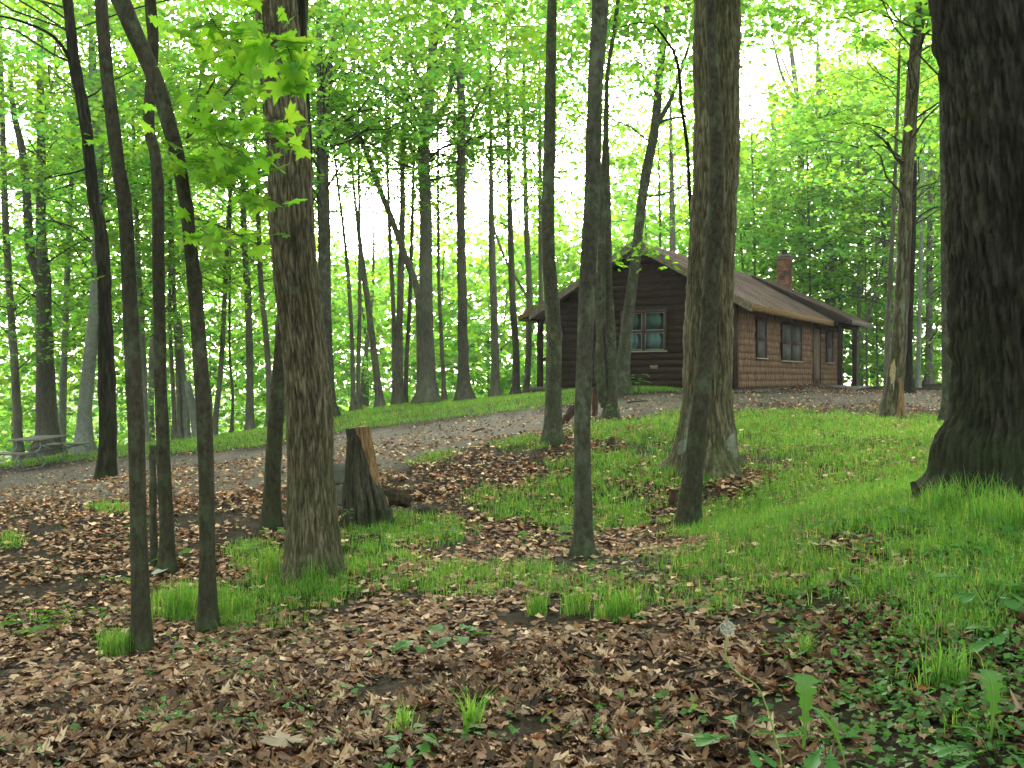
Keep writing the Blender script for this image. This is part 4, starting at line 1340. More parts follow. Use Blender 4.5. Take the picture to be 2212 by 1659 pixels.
# soffits close the underside
prism('soffit', [(0.05, roof_z(.05) - .03), (OV, roof_z(OV) - .03), (OV, roof_z(OV) - .004), (.05, roof_z(.05) - .004)], 1, T0 + .01, TP - .2, M['soffit'], cabin)
prism('soffit', [(.05, 2.36), (pe1, 2.26), (pe1, 2.32), (.05, 2.42)], 1, TP + .02, T1, M['soffit'], cabin)
prism('porch_cheek', [(OV - .3, roof_z(OV - .3) + T_), (OV + .01, roof_z(OV) + T_), (pe1, pz1), (pe0 + .3, pz0 - .14)], 1, TP + .005, TP + .03, M['soffit'], cabin)
# porch on the right
box('porch_beam', (.62, TP + .05, 2.14), (.74, T1 - .1, 2.30), M['post'], cabin)
for t in (9.86, 12.35):
    box('porch_post', (.6, t - .08, -.06), (.76, t + .08, 2.14), M['post'], cabin, bevel=.008)
box('porch_slab', (.06, 10.02, -.5), (1.15, LEN, -.02), M['concrete'], cabin)
# porch on the left
box('porch_deck', (-W - 1.4, .9, -.12), (-W - .03, 9.0, -.02), M['deck'], cabin)
box('porch_skirt', (-W - 1.36, .95, -.6), (-W - .06, 8.9, -.125), M['soffit'], cabin)
box('deck_edge', (-W - 1.44, .86, -.14), (-W - .03, .896, .0), M['deck'], cabin)
for i in range(2):
    box('porch_step', (-W - 1.75 - .0 * i, .95 + i * 0, -.3), (-W - 1.402, 2.6, -.2), M['deck'], cabin) if i == 0 else None
for t in (1.3, 5.0, 8.8):
    box('porch_post', (-W - 1.34, t - .08, -.02), (-W - 1.18, t + .08, 2.18), M['post'], cabin, bevel=.008)
box('porch_beam', (-W - 1.33, .6, 2.182), (-W - 1.19, 8.95, 2.30), M['post'], cabin)
prism('porch_ceiling', [(-W - .02, 2.3), (lp1 + .03, 2.24), (lp1 + .03, 2.262), (-W - .02, 2.33)], 1, .5, 8.95, M['soffit'], cabin)
box('porch_rail', (-W - 1.17, 1.26, .86), (-W - .02, 1.34, .98), M['post'], cabin)
box('porch_rail', (-W - 1.29, 1.39, .86), (-W - 1.22, 4.91, .98), M['post'], cabin)

# chimney of single bricks against the far gable
chx, chy = -2.35, 13.42
ch = box('chimney', (chx - .235, chy - .25, -.3), (chx + .235, chy + .25, 5.28), M['mortar'], cabin)
lo, hi = [], []
for i in range(40):
    z = 2.5 + i * .07
    if z > 5.2:
        break
    off = (i % 2) * .1
    for sx in (-1, 1):
        for j in range(-2, 3):
            y0, y1 = chy + j * .2 + off - .1, chy + j * .2 + off + .09
            y0, y1 = max(y0, chy - .262), min(y1, chy + .262)
            if y1 - y0 > .03:
                a, b = (chx - .25, chx - .225) if sx < 0 else (chx + .225, chx + .25 + rs.rand() * .004)
                lo.append((a, y0, z)); hi.append((b, y1, z + .058))
    for j in range(-2, 3):
        x0, x1 = chx + j * .2 - off + .01, chx + j * .2 - off + .195
        x0, x1 = max(x0, chx - .224), min(x1, chx + .224)
        if x1 - x0 > .03:
            lo.append((x0, chy - .272, z)); hi.append((x1, chy - .24, z + .058))
V, Q = many_boxes(lo, hi)
link('bricks', make_mesh('bricks', V, Q, M['brick']), ch, kind='stuff')
box('chimney_cap', (chx - .28, chy - .31, 5.282), (chx + .28, chy + .31, 5.36), M['mortar'], ch, bevel=.015)
a = Acc()
V, Q, _ = tube_arrays(np.array([(chx, chy, 5.36), (chx, chy, 5.54)]), [.13, .13], 16)
a.add(V, Q)
link('flue', a.mesh('flue', M['metal_black'], True), ch)
box('flue_cap', (chx - .2, chy - .2, 5.542), (chx + .2, chy + .2, 5.575), M['metal_black'], ch)

# ------------------------------------------------------------------ broken stump
def at(px, py, d=None):
    if d is None:
        X, Y = hit(px, py)
    else:
        X, Y = (px - CX) / F * d, d
    return X, Y, float(Gb(np.array([X]), np.array([Y]))[0])


sx, sy, sz = at(800, 1132)
SD = sy
px_m = SD / F
stump = thing('broken_stump', 'tall dark broken stump with a sawn top and a split orange flank', 'tree stump', (sx, sy, sz))


def stump_mesh():
    seg, n = 160, 150
    Hh = (1132 - 922) * px_m
    zz = np.linspace(-.12, Hh, n)
    th = np.linspace(0, 2 * np.pi, seg, endpoint=False)
    TH, Z_ = np.meshgrid(th, zz)
    row = 1132 - Z_ / px_m
    left = np.interp(row[:, 0][::-1], [920, 989, 1051, 1100, 1135, 1160], [758, 751, 746, 744, 742, 738])[::-1]
    right = np.interp(row[:, 0][::-1], [920, 950, 989, 1040, 1060, 1090, 1135, 1160], [799, 806, 814, 824, 832, 842, 846, 850])[::-1]
    cx_ = ((left + right) / 2 - 800) * px_m
    r = (right - left) / 2 * px_m
    n1 = fnoise(np.cos(TH) * 5, np.sin(TH) * 5, Z_ * 1.8, 3)
    n2 = fnoise(np.cos(TH) * 14, np.sin(TH) * 14, Z_ * 4, 2)
    split = np.clip(np.cos(TH + .45) - .25, 0, 1) * np.clip((Z_ - .1) / (Hh * .35), 0, 1)   # peeled side faces right and front
    dep = .075 * n1 + .045 * n2 - np.abs(n1) * .05
    front = np.clip((Z_ / Hh - .25), 0, 1)
    ridge = np.where(split > .12, .35, 1.0)
    rr = r[:, None] * (1 - .12 * (split > .12)) + dep * ridge
    rr = rr + .035 * np.exp(-np.clip(Z_, 0, 9) / .15) * (np.cos(TH * 5 + 1) * .5 + .5)
    top_cut = Hh + .02 * np.cos(TH) + .05 * n2 * (np.cos(TH) > .2)
    X_ = cx_[:, None] + rr * np.cos(TH)
    Y_ = rr * .95 * np.sin(TH)
    V = np.stack([X_, Y_, np.minimum(Z_, top_cut)], -1)
    rel = np.clip(.5 + 4 * dep / .1 * .2, 0, 1)
    return V, split, seg, n, Hh, rel


V, split, seg, n, Hh, rel = stump_mesh()
i = np.arange(n - 1)[:, None] * seg
j = np.arange(seg)[None]
Q = np.stack([i + j, i + (j + 1) % seg, i + seg + (j + 1) % seg, i + seg + j], -1)
th = np.linspace(0, 2 * np.pi, seg, endpoint=False)
zf = np.linspace(0, 1, n - 1)[:, None]
wob = fnoise(np.broadcast_to(th * 3, (n - 1, seg)), zf * 4, 1) * .35
ang = (th[None] + np.pi) % (2 * np.pi) - np.pi          # 0 is right, -pi/2 faces the viewer
edge = -1.9 + (1 - zf) * 2.9 + wob                      # the peeled strip narrows downward
peeled = (ang > edge) & (ang < 1.2) & (zf > .14)
Q1, Q2 = Q[~peeled], Q[peeled]
VV = V.reshape(-1, 3)
link('bark', make_mesh('bark', VV, Q1, M['stump_bark'], None, True, np.broadcast_to(rel, V.shape[:2]).ravel()), stump)
VV2 = VV.copy()
link('split_wood', make_mesh('split_wood', VV2 * np.array([.985, .97, 1]), Q2, M['wood_orange'], None, True), stump)
ring = V[-1]
cen = ring.mean(0) + np.array([0, 0, -.02])
rs = np.random.RandomState(8)
inner = cen + (ring - cen) * .55 + np.stack([np.zeros(seg), np.zeros(seg), rs.randn(seg) * .006], 1)
VV3 = np.vstack([ring, inner, cen[None]])
a_ = np.arange(seg)
link('sawn_top', make_mesh('sawn_top', VV3, [np.stack([a_, (a_ + 1) % seg, seg + (a_ + 1) % seg, seg + a_], 1), np.stack([seg + a_, seg + (a_ + 1) % seg, np.full(seg, 2 * seg)], 1)], M['wood_pale']), stump)


def rough_log(name, label, cat, p0, p1, r0, r1, mat, amp=.25, seg=24, n=24, bend=.03, parent=None, endcap=None):
    p0, p1 = np.array(p0, float), np.array(p1, float)
    t = np.linspace(0, 1, n)[:, None]
    org = (p0 + p1) / 2
    org[2] = min(p0[2], p1[2])
    path = p0 * (1 - t) + p1 * t - org
    path[:, 2] += bend * np.sin(t[:, 0] * 3.1)
    rad = np.linspace(r0, r1, n) * (1 + .18 * fnoise(t[:, 0] * 5, t[:, 0] * 0, p0[0] * 3))
    s = float(p0[0] * 7 + p0[1])

    def disp(th, Pn):
        q = fnoise(np.cos(th) * 2.5 + s, np.sin(th) * 2.5, (Pn * 6).sum(-1), 3)
        return q * amp * rad[:, None], q
    V, Q, ex = tube_arrays(path, rad, seg, disp)
    V = np.vstack([V, path[0][None], path[-1][None]])
    c0, c1 = len(V) - 2, len(V) - 1
    a_ = np.arange(seg)
    tri = np.vstack([np.stack([(a_ + 1) % seg, a_, np.full(seg, c0)], 1), np.stack([(n - 1) * seg + a_, (n - 1) * seg + (a_ + 1) % seg, np.full(seg, c1)], 1)])
    me = make_mesh(name, V, [Q, tri], M[mat], None, False, np.concatenate([ex, [0, 0]]))
    o = link(name, me, parent)
    if parent is None:
        o.location = org
        o['label'] = label
        o['category'] = cat
    return o


X, Y, z = at(826, 1075)
X2, Y2, z2 = at(893, 1062)
rough_log('rotten_log', 'dark rotten log butting against the right side of the broken stump', 'log', (sx + .10, SD + .30, sz + .22), (X2 + .08, SD + .42, sz + .17), .085, .062, 'dead_wood', .7)
X, Y, z = at(900, 1112)
rough_log('mossy_log', 'low mossy log half sunk in grass right of the broken stump', 'log', (X, Y, z + .02), at(955, 1118, Y)[:2] + (z + .01,), .05, .035, 'dead_wood', .35)
# grey slabs left of the stump
for (a0, a1, r0, r1, lab) in ((718, 747, 1003, 1050, 'upper grey slab between the stout brown trunk and the broken stump'), (716, 748, 1052, 1090, 'lower grey slab with a rusty front edge, left of the broken stump')):
    X, Y, z = at((a0 + a1) / 2, 1112)
    Y = Y + .35
    k_ = Y / F
    me = boxm('stone_slab', (-.13, -.12, 0), (.10, .12, .04), M['stone'])
    o = link('stone_slab', me, None, label=lab, category='slab')
    zc = E + (CY - (r0 + r1) / 2) * k_
    o.location = ((((a0 + a1) / 2) - CX) * k_, Y + (.05 if r0 < 1040 else -.05), zc)
    o.rotation_euler = (math.radians(62), math.radians(-4), math.radians(8))
    md = o.modifiers.new('bevel', 'BEVEL')
    md.width = .015
    md.segments = 2
X, Y, z = at(735, 1118)
box_ = link('rusty_block', boxm('rusty_block', (-.10, -.06, -.04), (.10, .06, .07), M['wood_red']), None, label='rusty red rotten block at the foot of the grey slabs', category='wood block')
box_.location = (X, Y + .1, z)

X, Y, z = at(1285, 898)
rough_log('red_stub', 'short reddish rotten stub left of the grey stem clump', 'tree stump', (X, Y, z - .05), (X + .01, Y, z + 60 / F * Y), 6.5 / F * Y, 5 / F * Y, 'wood_red', .3)
X, Y, z = at(1222, 916)
rough_log('leaning_root', 'broken root leaning in the grass between the two grey poles', 'root', (X - .05, Y, z), (X + .17, Y + .1, z + .26), .05, .085, 'wood_red', .4)
X, Y, z = at(1322, 965)
rough_log('small_dark_stub', 'tiny dark stub poking from grass right of the central pole', 'tree stump', (X - .03, Y, z - .03), (X + .02, Y, z + .12), .055, .03, 'dead_wood', .5)
X, Y, z = at(1454, 1092)
st = rough_log('split_stub', 'small split reddish stub with a spike, left of the leaning dark pole', 'tree stump', (X, Y, z - .04), (X + .012, Y, z + .17), .042, .05, 'wood_red', .45)
sp_ = rough_log('spike', None, None, (-.045, 0, .12), (-.065, 0, .30), .016, .003, 'wood_pale', .2, 8, 8, 0, st)
X, Y, z = at(336, 1225)
rough_log('dead_stub', 'thin dead split stub standing against the wavy dark pole', 'dead stem', (X, Y - .05, z - .05), (X - .01, Y - .05, z + (1225 - 962) / F * Y), 8 / F * Y, 6.5 / F * Y, 'bark_grey', .35, 20, 60, .01)
X, Y, z = at(403, 950, 31.2)
rough_log('leaning_snag', 'broken pale snag leaning left beyond the track', 'dead tree', (X, Y, z - .1), (X - 17 / F * Y, Y, z + 272 / F * Y), .15, .08, 'bark_pale', .15, 14, 40, .1)
X, Y, z = at(427, 955, 30.5)
rough_log('snag_prop', 'pale dead stem crossing low behind the bent pole', 'dead tree', (X, Y, z - .1), (X - 22 / F * Y, Y, z + 125 / F * Y), .13, .10, 'bark_pale', .15, 14, 20, .05)
# sticks lying on the track
for (a, b, lab) in (((1020, 935), (1047, 930), 'dark stick lying on the track at its middle'), ((1355, 872), (1400, 869), 'dark stick on the track in front of the cabin'),
                    ((1445, 1475), (1580, 1460), 'thin pale twig lying on the leaves at lower centre'), ((700, 1000), (724, 998), 'short dark stick on the track near the stump')):
    A_ = at(*a)
    B_ = at(*b)
    rough_log('stick', lab, 'stick', (A_[0], A_[1], A_[2] + .02), (B_[0], B_[1], B_[2] + .03), .02 if a[1] < 1100 else .007, .012 if a[1] < 1100 else .004, 'dead_wood', .3, 8, 12, .01)
X, Y, z = at(338, 1250)
V, Fc = leaf_geo('simple', (.6, .2), .05, 9)
o = link('bark_chip', make_mesh('bark_chip', V, Fc, M['pale_bark_chip']), None, label='white chip of bark lying at the foot of the wavy dark pole', category='bark chip')
o.location = (X - .05, Y, z + .03)
o.rotation_euler = (.3, .3, -1.2)
o.scale = (.10, .15, .12)

# ------------------------------------------------------------------ picnic table
TX, TY = (90 - CX) / F * 27.0, 27.0
tz = g1(TX, TY)
table = thing('picnic_table', 'weathered picnic table with looped steel tube legs beside the track', 'picnic table', (TX, TY, tz), 0)
_a = math.radians(-40)
_ex = Vector((math.cos(_a), math.sin(_a), 0))
_ey = Vector((-math.sin(_a), math.cos(_a), 0))
_ex.z = (g1(TX + _ex.x, TY + _ex.y) - g1(TX - _ex.x, TY - _ex.y)) / 2
_ey.z = (g1(TX + _ey.x, TY + _ey.y) - g1(TX - _ey.x, TY - _ey.y)) / 2
_ex.normalize()
_ez = _ex.cross(_ey).normalized()
_ey = _ez.cross(_ex)
table.rotation_euler = Matrix((_ex, _ey, _ez)).transposed().to_euler()
TL = 2.1
for k in range(5):
    y = -.36 + k * .152
    box('top_plank', (-TL / 2, y, .72), (TL / 2, y + .142, .76), M['table_wood'], table, bevel=.004)
for s in (-1, 1):
    for k in range(2):
        y = s * .74 - .14 + k * .145
        box('bench_plank', (-TL / 2, y, .43), (TL / 2, y + .137, .468), M['table_wood'], table, bevel=.004)


def tube_obj(name, pts, r, par, n=60):
    p = smooth_path(np.array(pts), n)
    V, Q, _ = tube_arrays(p, np.full(n, r), 8)
    link(name, make_mesh(name, V, Q, M['tube'], None, True), par)


for xx in (-.72, .72):
    for s in (-1, 1):
        # each side: a loop from the seat outwards, down, along the ground, and up to the table top
        tube_obj('leg_loop', [(xx, s * .62, .42), (xx, s * .85, .41), (xx, s * .97, .30), (xx, s * .97, .14), (xx, s * .88, .03), (xx, s * .6, .02), (xx, s * .35, .02), (xx, s * .24, .10), (xx, s * .27, .25), (xx, s * .5, .41), (xx, s * .62, .42)], .024, table)
        tube_obj('leg_tube', [(xx + .03, s * .5, .40), (xx + .03, s * .33, .5), (xx + .03, s * .28, .6), (xx + .03, s * .28, .72)], .024, table, 20)
    box('cross_bar', (xx - .025, -.34, .69), (xx + .025, .34, .715), M['metal_black'], table)
    box('seat_bar', (xx - .02, -.86, .405), (xx + .02, .86, .428), M['metal_black'], table)
    s = 1 if xx < 0 else -1
    tube_obj('brace', [(xx, 0, .42), (xx + s * .3, 0, .56), (xx + s * .55, 0, .70)], .018, table, 12)

# ------------------------------------------------------------------ fallen leaves
rs = np.random.RandomState(77)


def litter_cols(n):
    base = np.array([(.25, .155, .105), (.17, .10, .065), (.38, .27, .19), (.10, .06, .04), (.55, .43, .33), (.24, .11, .05), (.05, .034, .026)])
    w = np.array([.24, .19, .20, .14, .09, .05, .09])
    c = base[rs.choice(len(base), n, p=w / w.sum())]
    return c * (.48 + .74 * rs.rand(n))[:, None] * np.array([1.34, 1.10, 1.02])


variants = []
for q in range(14):
    kind = ('maple', 'oak', 'simple', 'oak', 'oval', 'maple', 'maple')[q % 7]
    r_ = np.random.RandomState(400 + q)
    LV_, LF_ = leaf_geo(kind, (r_.uniform(-.7, .7), r_.uniform(-.45, .45)), 0, seed=40 + q)
    LV_[1:] *= 1 + r_.randn(len(LV_) - 1, 1) * .12           # torn, shrunken edges
    LV_[:, 2] += r_.randn(len(LV_)) * .04
    LV_[:, 0] *= r_.uniform(.6, 1.05)
    variants.append((LV_, LF_))
small = leaf_geo('simple', (.7, .3), 0, seed=3)


def litter_density(X, Y):
    Z = G(X, Y)
    g = grass_mask(X, Y, Z)
    p = path_mask(X, Y, Z)
    vx, vy = to_v(X, Y, Z)
    bare = np.clip(fnoise(X * 1.6, Y * 1.6, 12.5) * 2.6 + .95, .10, 1)
    dns = bare * (1 - .35 * g) * (1 - .55 * p)
    beyond = (np.interp(vx, PU[:, 0], PU[:, 1]) > vy) & (Y > 12)
    dns = np.where(beyond, dns * .12, dns)
    dns = np.where((vx > 1950) & (vy > 1350), dns * .55, dns)
    return dns


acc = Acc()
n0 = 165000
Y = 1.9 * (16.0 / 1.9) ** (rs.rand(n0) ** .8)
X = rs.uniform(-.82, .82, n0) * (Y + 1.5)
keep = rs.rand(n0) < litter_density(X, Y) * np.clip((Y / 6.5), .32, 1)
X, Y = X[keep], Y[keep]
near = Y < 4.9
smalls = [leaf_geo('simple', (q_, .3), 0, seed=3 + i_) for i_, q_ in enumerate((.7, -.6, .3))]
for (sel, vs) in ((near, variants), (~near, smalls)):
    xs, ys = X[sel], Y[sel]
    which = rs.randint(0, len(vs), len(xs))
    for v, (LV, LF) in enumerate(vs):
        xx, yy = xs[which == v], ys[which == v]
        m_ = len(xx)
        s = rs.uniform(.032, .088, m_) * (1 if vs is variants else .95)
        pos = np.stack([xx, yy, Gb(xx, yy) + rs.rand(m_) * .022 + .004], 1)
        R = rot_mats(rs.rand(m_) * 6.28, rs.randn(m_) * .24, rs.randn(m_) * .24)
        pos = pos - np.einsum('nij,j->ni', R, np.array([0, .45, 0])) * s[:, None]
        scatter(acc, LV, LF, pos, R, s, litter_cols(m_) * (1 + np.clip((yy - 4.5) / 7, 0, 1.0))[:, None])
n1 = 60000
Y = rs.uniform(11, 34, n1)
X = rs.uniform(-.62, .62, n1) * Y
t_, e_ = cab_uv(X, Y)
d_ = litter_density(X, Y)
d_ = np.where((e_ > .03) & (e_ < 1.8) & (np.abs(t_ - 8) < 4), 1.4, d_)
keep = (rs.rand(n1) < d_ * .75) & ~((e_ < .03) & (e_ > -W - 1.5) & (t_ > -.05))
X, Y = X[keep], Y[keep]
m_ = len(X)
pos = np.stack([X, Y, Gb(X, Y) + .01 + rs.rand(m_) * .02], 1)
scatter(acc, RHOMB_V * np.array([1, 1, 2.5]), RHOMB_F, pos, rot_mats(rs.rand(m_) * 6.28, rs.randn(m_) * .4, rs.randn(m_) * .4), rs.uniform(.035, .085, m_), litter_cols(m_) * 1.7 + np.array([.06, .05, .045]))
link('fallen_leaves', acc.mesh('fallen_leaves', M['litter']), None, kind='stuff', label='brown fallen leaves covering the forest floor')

# ------------------------------------------------------------------ grass
def grass(name, label, X, Y, hmin, hmax, wd, rs, mat='grass', stuff=True):
    n = len(X)
    z = Gb(X, Y)
    h = rs.uniform(hmin, hmax, n)
    a = rs.rand(n) * 6.28
    b = rs.uniform(.1, .75, n) * h
    wx, wy = np.cos(a + 1.57) * wd, np.sin(a + 1.57) * wd
    V = np.zeros((n, 5, 3))
    p0 = np.stack([X, Y, z - .005], 1)
    mid = p0 + np.stack([np.cos(a) * b * .35, np.sin(a) * b * .35, h * .6], 1)
    tip = p0 + np.stack([np.cos(a) * b, np.sin(a) * b, h * (1 - .25 * (b / h))], 1)
    wv = np.stack([wx, wy, np.zeros(n)], 1)
    V[:, 0], V[:, 1] = p0 - wv, p0 + wv
    V[:, 2], V[:, 3] = mid + wv * .8, mid - wv * .8
    V[:, 4] = tip
    b0 = (np.arange(n) * 5)[:, None]
    val = np.clip(1 + rs.randn(n) * .22 + .3 * fnoise(X * .8, Y * .8, 8), .4, 1.8)
    hue = rs.randn(n) * .12
    c = np.stack([val * (1 + hue), val, val * (1 - hue)], 1)
    dry = rs.rand(n) < .07
    c[dry] = (3.0, 1.4, 2.5)
    return make_mesh(name, V.reshape(-1, 3), [b0 + np.array([[0, 1, 2, 3]]), b0 + np.array([[3, 2, 4]])], M[mat], np.repeat(c, 5, 0))


rs = np.random.RandomState(31)
n0 = 1000000
Y = 2.6 * (36 / 2.6) ** (rs.rand(n0) ** .62)
X = rs.uniform(-.68, .68, n0) * (Y + .8)
Z = G(X, Y)
g = grass_mask(X, Y, Z)
tuft = np.clip(fnoise(X * 7, Y * 7, 2.0) * 1.6 + .75, .05, 1.3)
vx, vy = to_v(X, Y, Z)
t_, e_ = cab_uv(X, Y)
out_ = ~((e_ < .15) & (e_ > -W - 1.5) & (t_ > -.05))
keep = (rs.rand(n0) < (g ** 1.3) * tuft) & out_
Xg, Yg = X[keep], Y[keep]
link('grass', grass('grass', '', Xg, Yg, .04, .125, .0014 + .00013 * Yg, rs), None, kind='stuff', label='fine bright green grass growing in patches on the slope')
print('grass blades', len(Xg))

rs = np.random.RandomState(55)
n0 = 26000
Y = 2.8 * (16 / 2.8) ** rs.rand(n0)
X = rs.uniform(-.6, .6, n0) * (Y + .5)
Z = G(X, Y)
vx, vy = to_v(X, Y, Z)
corner = np.exp(-(((vx - 2130) / 330) ** 2 + ((vy - 1420) / 330) ** 2)) * 1.1
wd_ = np.clip(grass_mask(X, Y, Z) * .35 + corner + .04 + .5 * fnoise(X * 2.2, Y * 2.2, 6.6), 0, 1) * (1 - path_mask(X, Y, Z))
keep = rs.rand(n0) < wd_ * .8
X, Y = X[keep], Y[keep]
acc = Acc()
lv_, lf_ = RHOMB_V * np.array([1, 1, 1.5]), RHOMB_F
for q in range(3):
    a_ = rs.rand(len(X)) * 6.28
    pos = np.stack([X + rs.randn(len(X)) * .02, Y + rs.randn(len(X)) * .02, Gb(X, Y) + rs.uniform(.012, .06, len(X))], 1)
    vv = np.clip(1 + rs.randn(len(X)) * .25, .4, 1.7)
    scatter(acc, lv_, lf_, pos, rot_mats(a_, rs.randn(len(X)) * .35 + .2, rs.randn(len(X)) * .35), rs.uniform(.018, .042, len(X)), np.stack([vv * 1.05, vv, vv], 1))
link('ground_cover', acc.mesh('ground_cover', M['weed']), None, kind='stuff', label='small green weeds sprinkled over the slope, thickest at lower right')

# individual tufts
TG = 'grass tufts standing out of the fallen leaves'


def tuft_obj(px, py, hpx, wpx, n, label, group=TG):
    X0, Y0, z0 = at(px, py)
    k_ = Y0 / F
    r_ = np.random.RandomState(int(px * 3 + py))
    X = X0 + r_.randn(n) * wpx * .32 * k_
    Y = Y0 + r_.randn(n) * wpx * .32 * k_
    me = grass('grass_tuft', '', X, Y, hpx * .5 * k_, hpx * 1.1 * k_, np.full(n, .0025), r_)
    me.transform(Matrix.Translation((-X0, -Y0, -z0)))
    o = link('grass_tuft', me, None, label=label, category='grass tuft', group=group)
    o.location = (X0, Y0, z0)


tuft_obj(1018, 1582, 105, 24, 90, 'upright grass tuft alone among leaves at bottom centre')
tuft_obj(1335, 1335, 75, 60, 260, 'round bushy grass tuft at the middle of the slope')
tuft_obj(1160, 1330, 70, 34, 110, 'grass tuft second to the left of the round bushy one')
tuft_obj(1245, 1325, 70, 40, 120, 'grass tuft just left of the round bushy one')
tuft_obj(250, 1420, 75, 50, 200, 'grass tuft against the left of the leftmost foreground pole')
tuft_obj(590, 1240, 75, 55, 230, 'long grass tuft at the left foot of the stout brown trunk')
tuft_obj(680, 1262, 70, 60, 160, 'grass tuft before the foot of the stout brown trunk')
tuft_obj(2290 - 240, 1480, 110, 70, 150, 'arching grass tuft at lower right among weeds')
tuft_obj(1740, 1420, 60, 26, 60, 'small grass tuft among leaves above the dandelion leaf')
tuft_obj(1575, 1000, 40, 40, 120, 'grass tuft at the right root of the stout grey trunk')
tuft_obj(1455, 1030, 36, 40, 110, 'grass tuft at the left root of the stout grey trunk')
tuft_obj(2090, 1095, 85, 150, 420, 'dark grass at the foot of the huge dark trunk')
for (a_, b_, h_, w_, n_, l_) in ((2030, 1105, 70, 90, 260, 'dark grass clump against the left root of the huge dark trunk'), (2140, 1130, 90, 110, 300, 'tall grass clump before the middle of the huge dark trunk'),
                                 (2190, 1150, 110, 90, 260, 'tallest grass clump at the right edge under the huge dark trunk'), (1980, 1130, 50, 80, 220, 'low grass clump left of the huge dark trunk'),
                                 (380, 1330, 80, 70, 300, 'feathery grass clump between the two foreground poles'), (500, 1330, 60, 80, 260, 'feathery grass clump right of the bent pole foot')):
    tuft_obj(a_, b_, h_, w_, n_, l_)
tuft_obj(870, 1590, 95, 34, 40, 'sparse grass tuft left of bottom centre')

# ------------------------------------------------------------------ broadleaf seedlings and weeds
def leaf_mesh(kind, curl, droop, mat, seed, tint):
    V, Fc = leaf_geo(kind, curl, droop, seed)
    return make_mesh('leaf', V, Fc, M[mat], np.broadcast_to(np.array(tint), (len(V), 3)), False)


LM = {}
for k_ in range(4):
    LM['maple', k_] = leaf_mesh('maple', (-.25 + .1 * k_, -.1), .22, 'leaf_hero', 60 + k_, (1 + .1 * (k_ - 1.5), 1, .9))
    LM['oval', k_] = leaf_mesh('oval', (.35, -.1), .22, 'weed', 70 + k_, (1 + .1 * (k_ - 1.5), 1, 1))
    LM['bright', k_] = leaf_mesh('maple', (-.2, -.1), .15, 'leaf_hero', 80 + k_, (1.1, 1.15, 1))
    LM['dandelion', k_] = leaf_mesh('dandelion', (.6, -.1), .25, 'weed', 0, (1.0, 1.15, 1.25))
    LM['simple', k_] = leaf_mesh('simple', (.3, -.1), .2, 'weed', 90 + k_, (1.1, 1.2, .9))


def place_leaf(mesh, root, p, yaw, pitch, roll, s, sx=1.0, name='leaf'):
    o = link(name, mesh, root)
    o.location = p
    o.rotation_euler = (pitch, roll, yaw)
    o.rotation_mode = 'XYZ'
    o.scale = (s * sx, s, s)
    return o


def seedling(px, py, wpx, hpx, n, kind, label, size, name='seedling', cat='plant', flat=True, d=None):
    X0, Y0, z0 = at(px, py, d)
    k_ = Y0 / F
    r_ = np.random.RandomState(int(px + py * 5))
    root = thing(name, label, cat, (X0, Y0, z0))
    acc = Acc()
    for i in range(n):
        a = i * 2.4 + r_.rand()
        rr = wpx / 2 * k_ * (.35 + .65 * r_.rand())
        hh = hpx * k_ * (.5 + .5 * r_.rand())
        tip = np.array([rr * math.cos(a) * .7, rr * math.sin(a) * .7, hh])
        limb(acc, np.array([0, 0, -.01]), tip, .0022, .0012, .01, 4, 6)
        place_leaf(LM[kind, i % 4], root, tip, a - math.pi / 2, r_.uniform(-.1, .25), r_.uniform(-.25, .25), size * r_.uniform(.7, 1.15))
    link('stem', acc.mesh('stem', M['grass'] if False else M['twig'], True), root)


seedling(905, 1412, 95, 30, 5, 'oval', 'round-leaved green plant left of centre among brown leaves', .11)
seedling(985, 1395, 110, 38, 7, 'oval', 'low broad-leaved plant just right of the round-leaved one', .115)
seedling(880, 1640, 130, 60, 8, 'oval', 'dark green plant with pointed leaves at the bottom edge left of centre', .075)
seedling(820, 1560, 90, 25, 4, 'oval', 'small pale plant above the bottom edge left of centre', .06)
seedling(760, 1500, 60, 18, 3, 'simple', 'pair of small green leaves on the litter left of centre', .06)
seedling(640, 1545, 60, 16, 3, 'simple', 'tiny plant on the brown leaves at lower left', .05)
seedling(330, 1570, 60, 16, 3, 'simple', 'tiny plant in the lower left corner litter', .05)
seedling(60, 1370, 190, 34, 12, 'bright', 'bright maple seedlings at the left edge', .10)
seedling(160, 1345, 150, 30, 10, 'bright', 'bright maple seedling left of the leftmost pole', .09)
seedling(245, 1272, 90, 30, 6, 'bright', 'small maple seedling behind the leftmost pole', .085)
seedling(372, 1225, 90, 34, 6, 'bright', 'maple seedling in front of the wavy dark pole foot', .09)
seedling(590, 1170, 60, 28, 4, 'bright', 'maple seedling at the foot of the slim leaning pole', .09)
seedling(10, 1195, 50, 22, 5, 'bright', 'small green plant at the left edge below the track', .10)
seedling(410, 1410, 70, 14, 3, 'oval', 'flat green leaf right of the leftmost pole', .09)
seedling(747, 1150, 44, 50, 14, 'simple', 'feathery green plant between the stout brown trunk and the stump', .055)
seedling(570, 1215, 30, 36, 2, 'oval', 'pale round leaf on a stalk left of the stout brown trunk', .11)
seedling(960, 1170, 60, 34, 6, 'oval', 'broad-leaved weed in grass right of the broken stump', .09)
seedling(1180, 1180, 150, 40, 7, 'bright', 'low maple sprig left of the central pole foot', .10)
seedling(1225, 1175, 70, 44, 4, 'bright', 'maple sprig crossing the central pole foot', .11)
seedling(1215, 955, 40, 30, 6, 'bright', 'sprig at the foot of the grey porch pole', .12)
seedling(1380, 848, 50, 40, 14, 'simple', 'weedy plant growing against the cabin gable', .16)
seedling(1330, 905, 30, 36, 7, 'simple', 'white-tipped weed at the foot of the grey stem clump', .12)
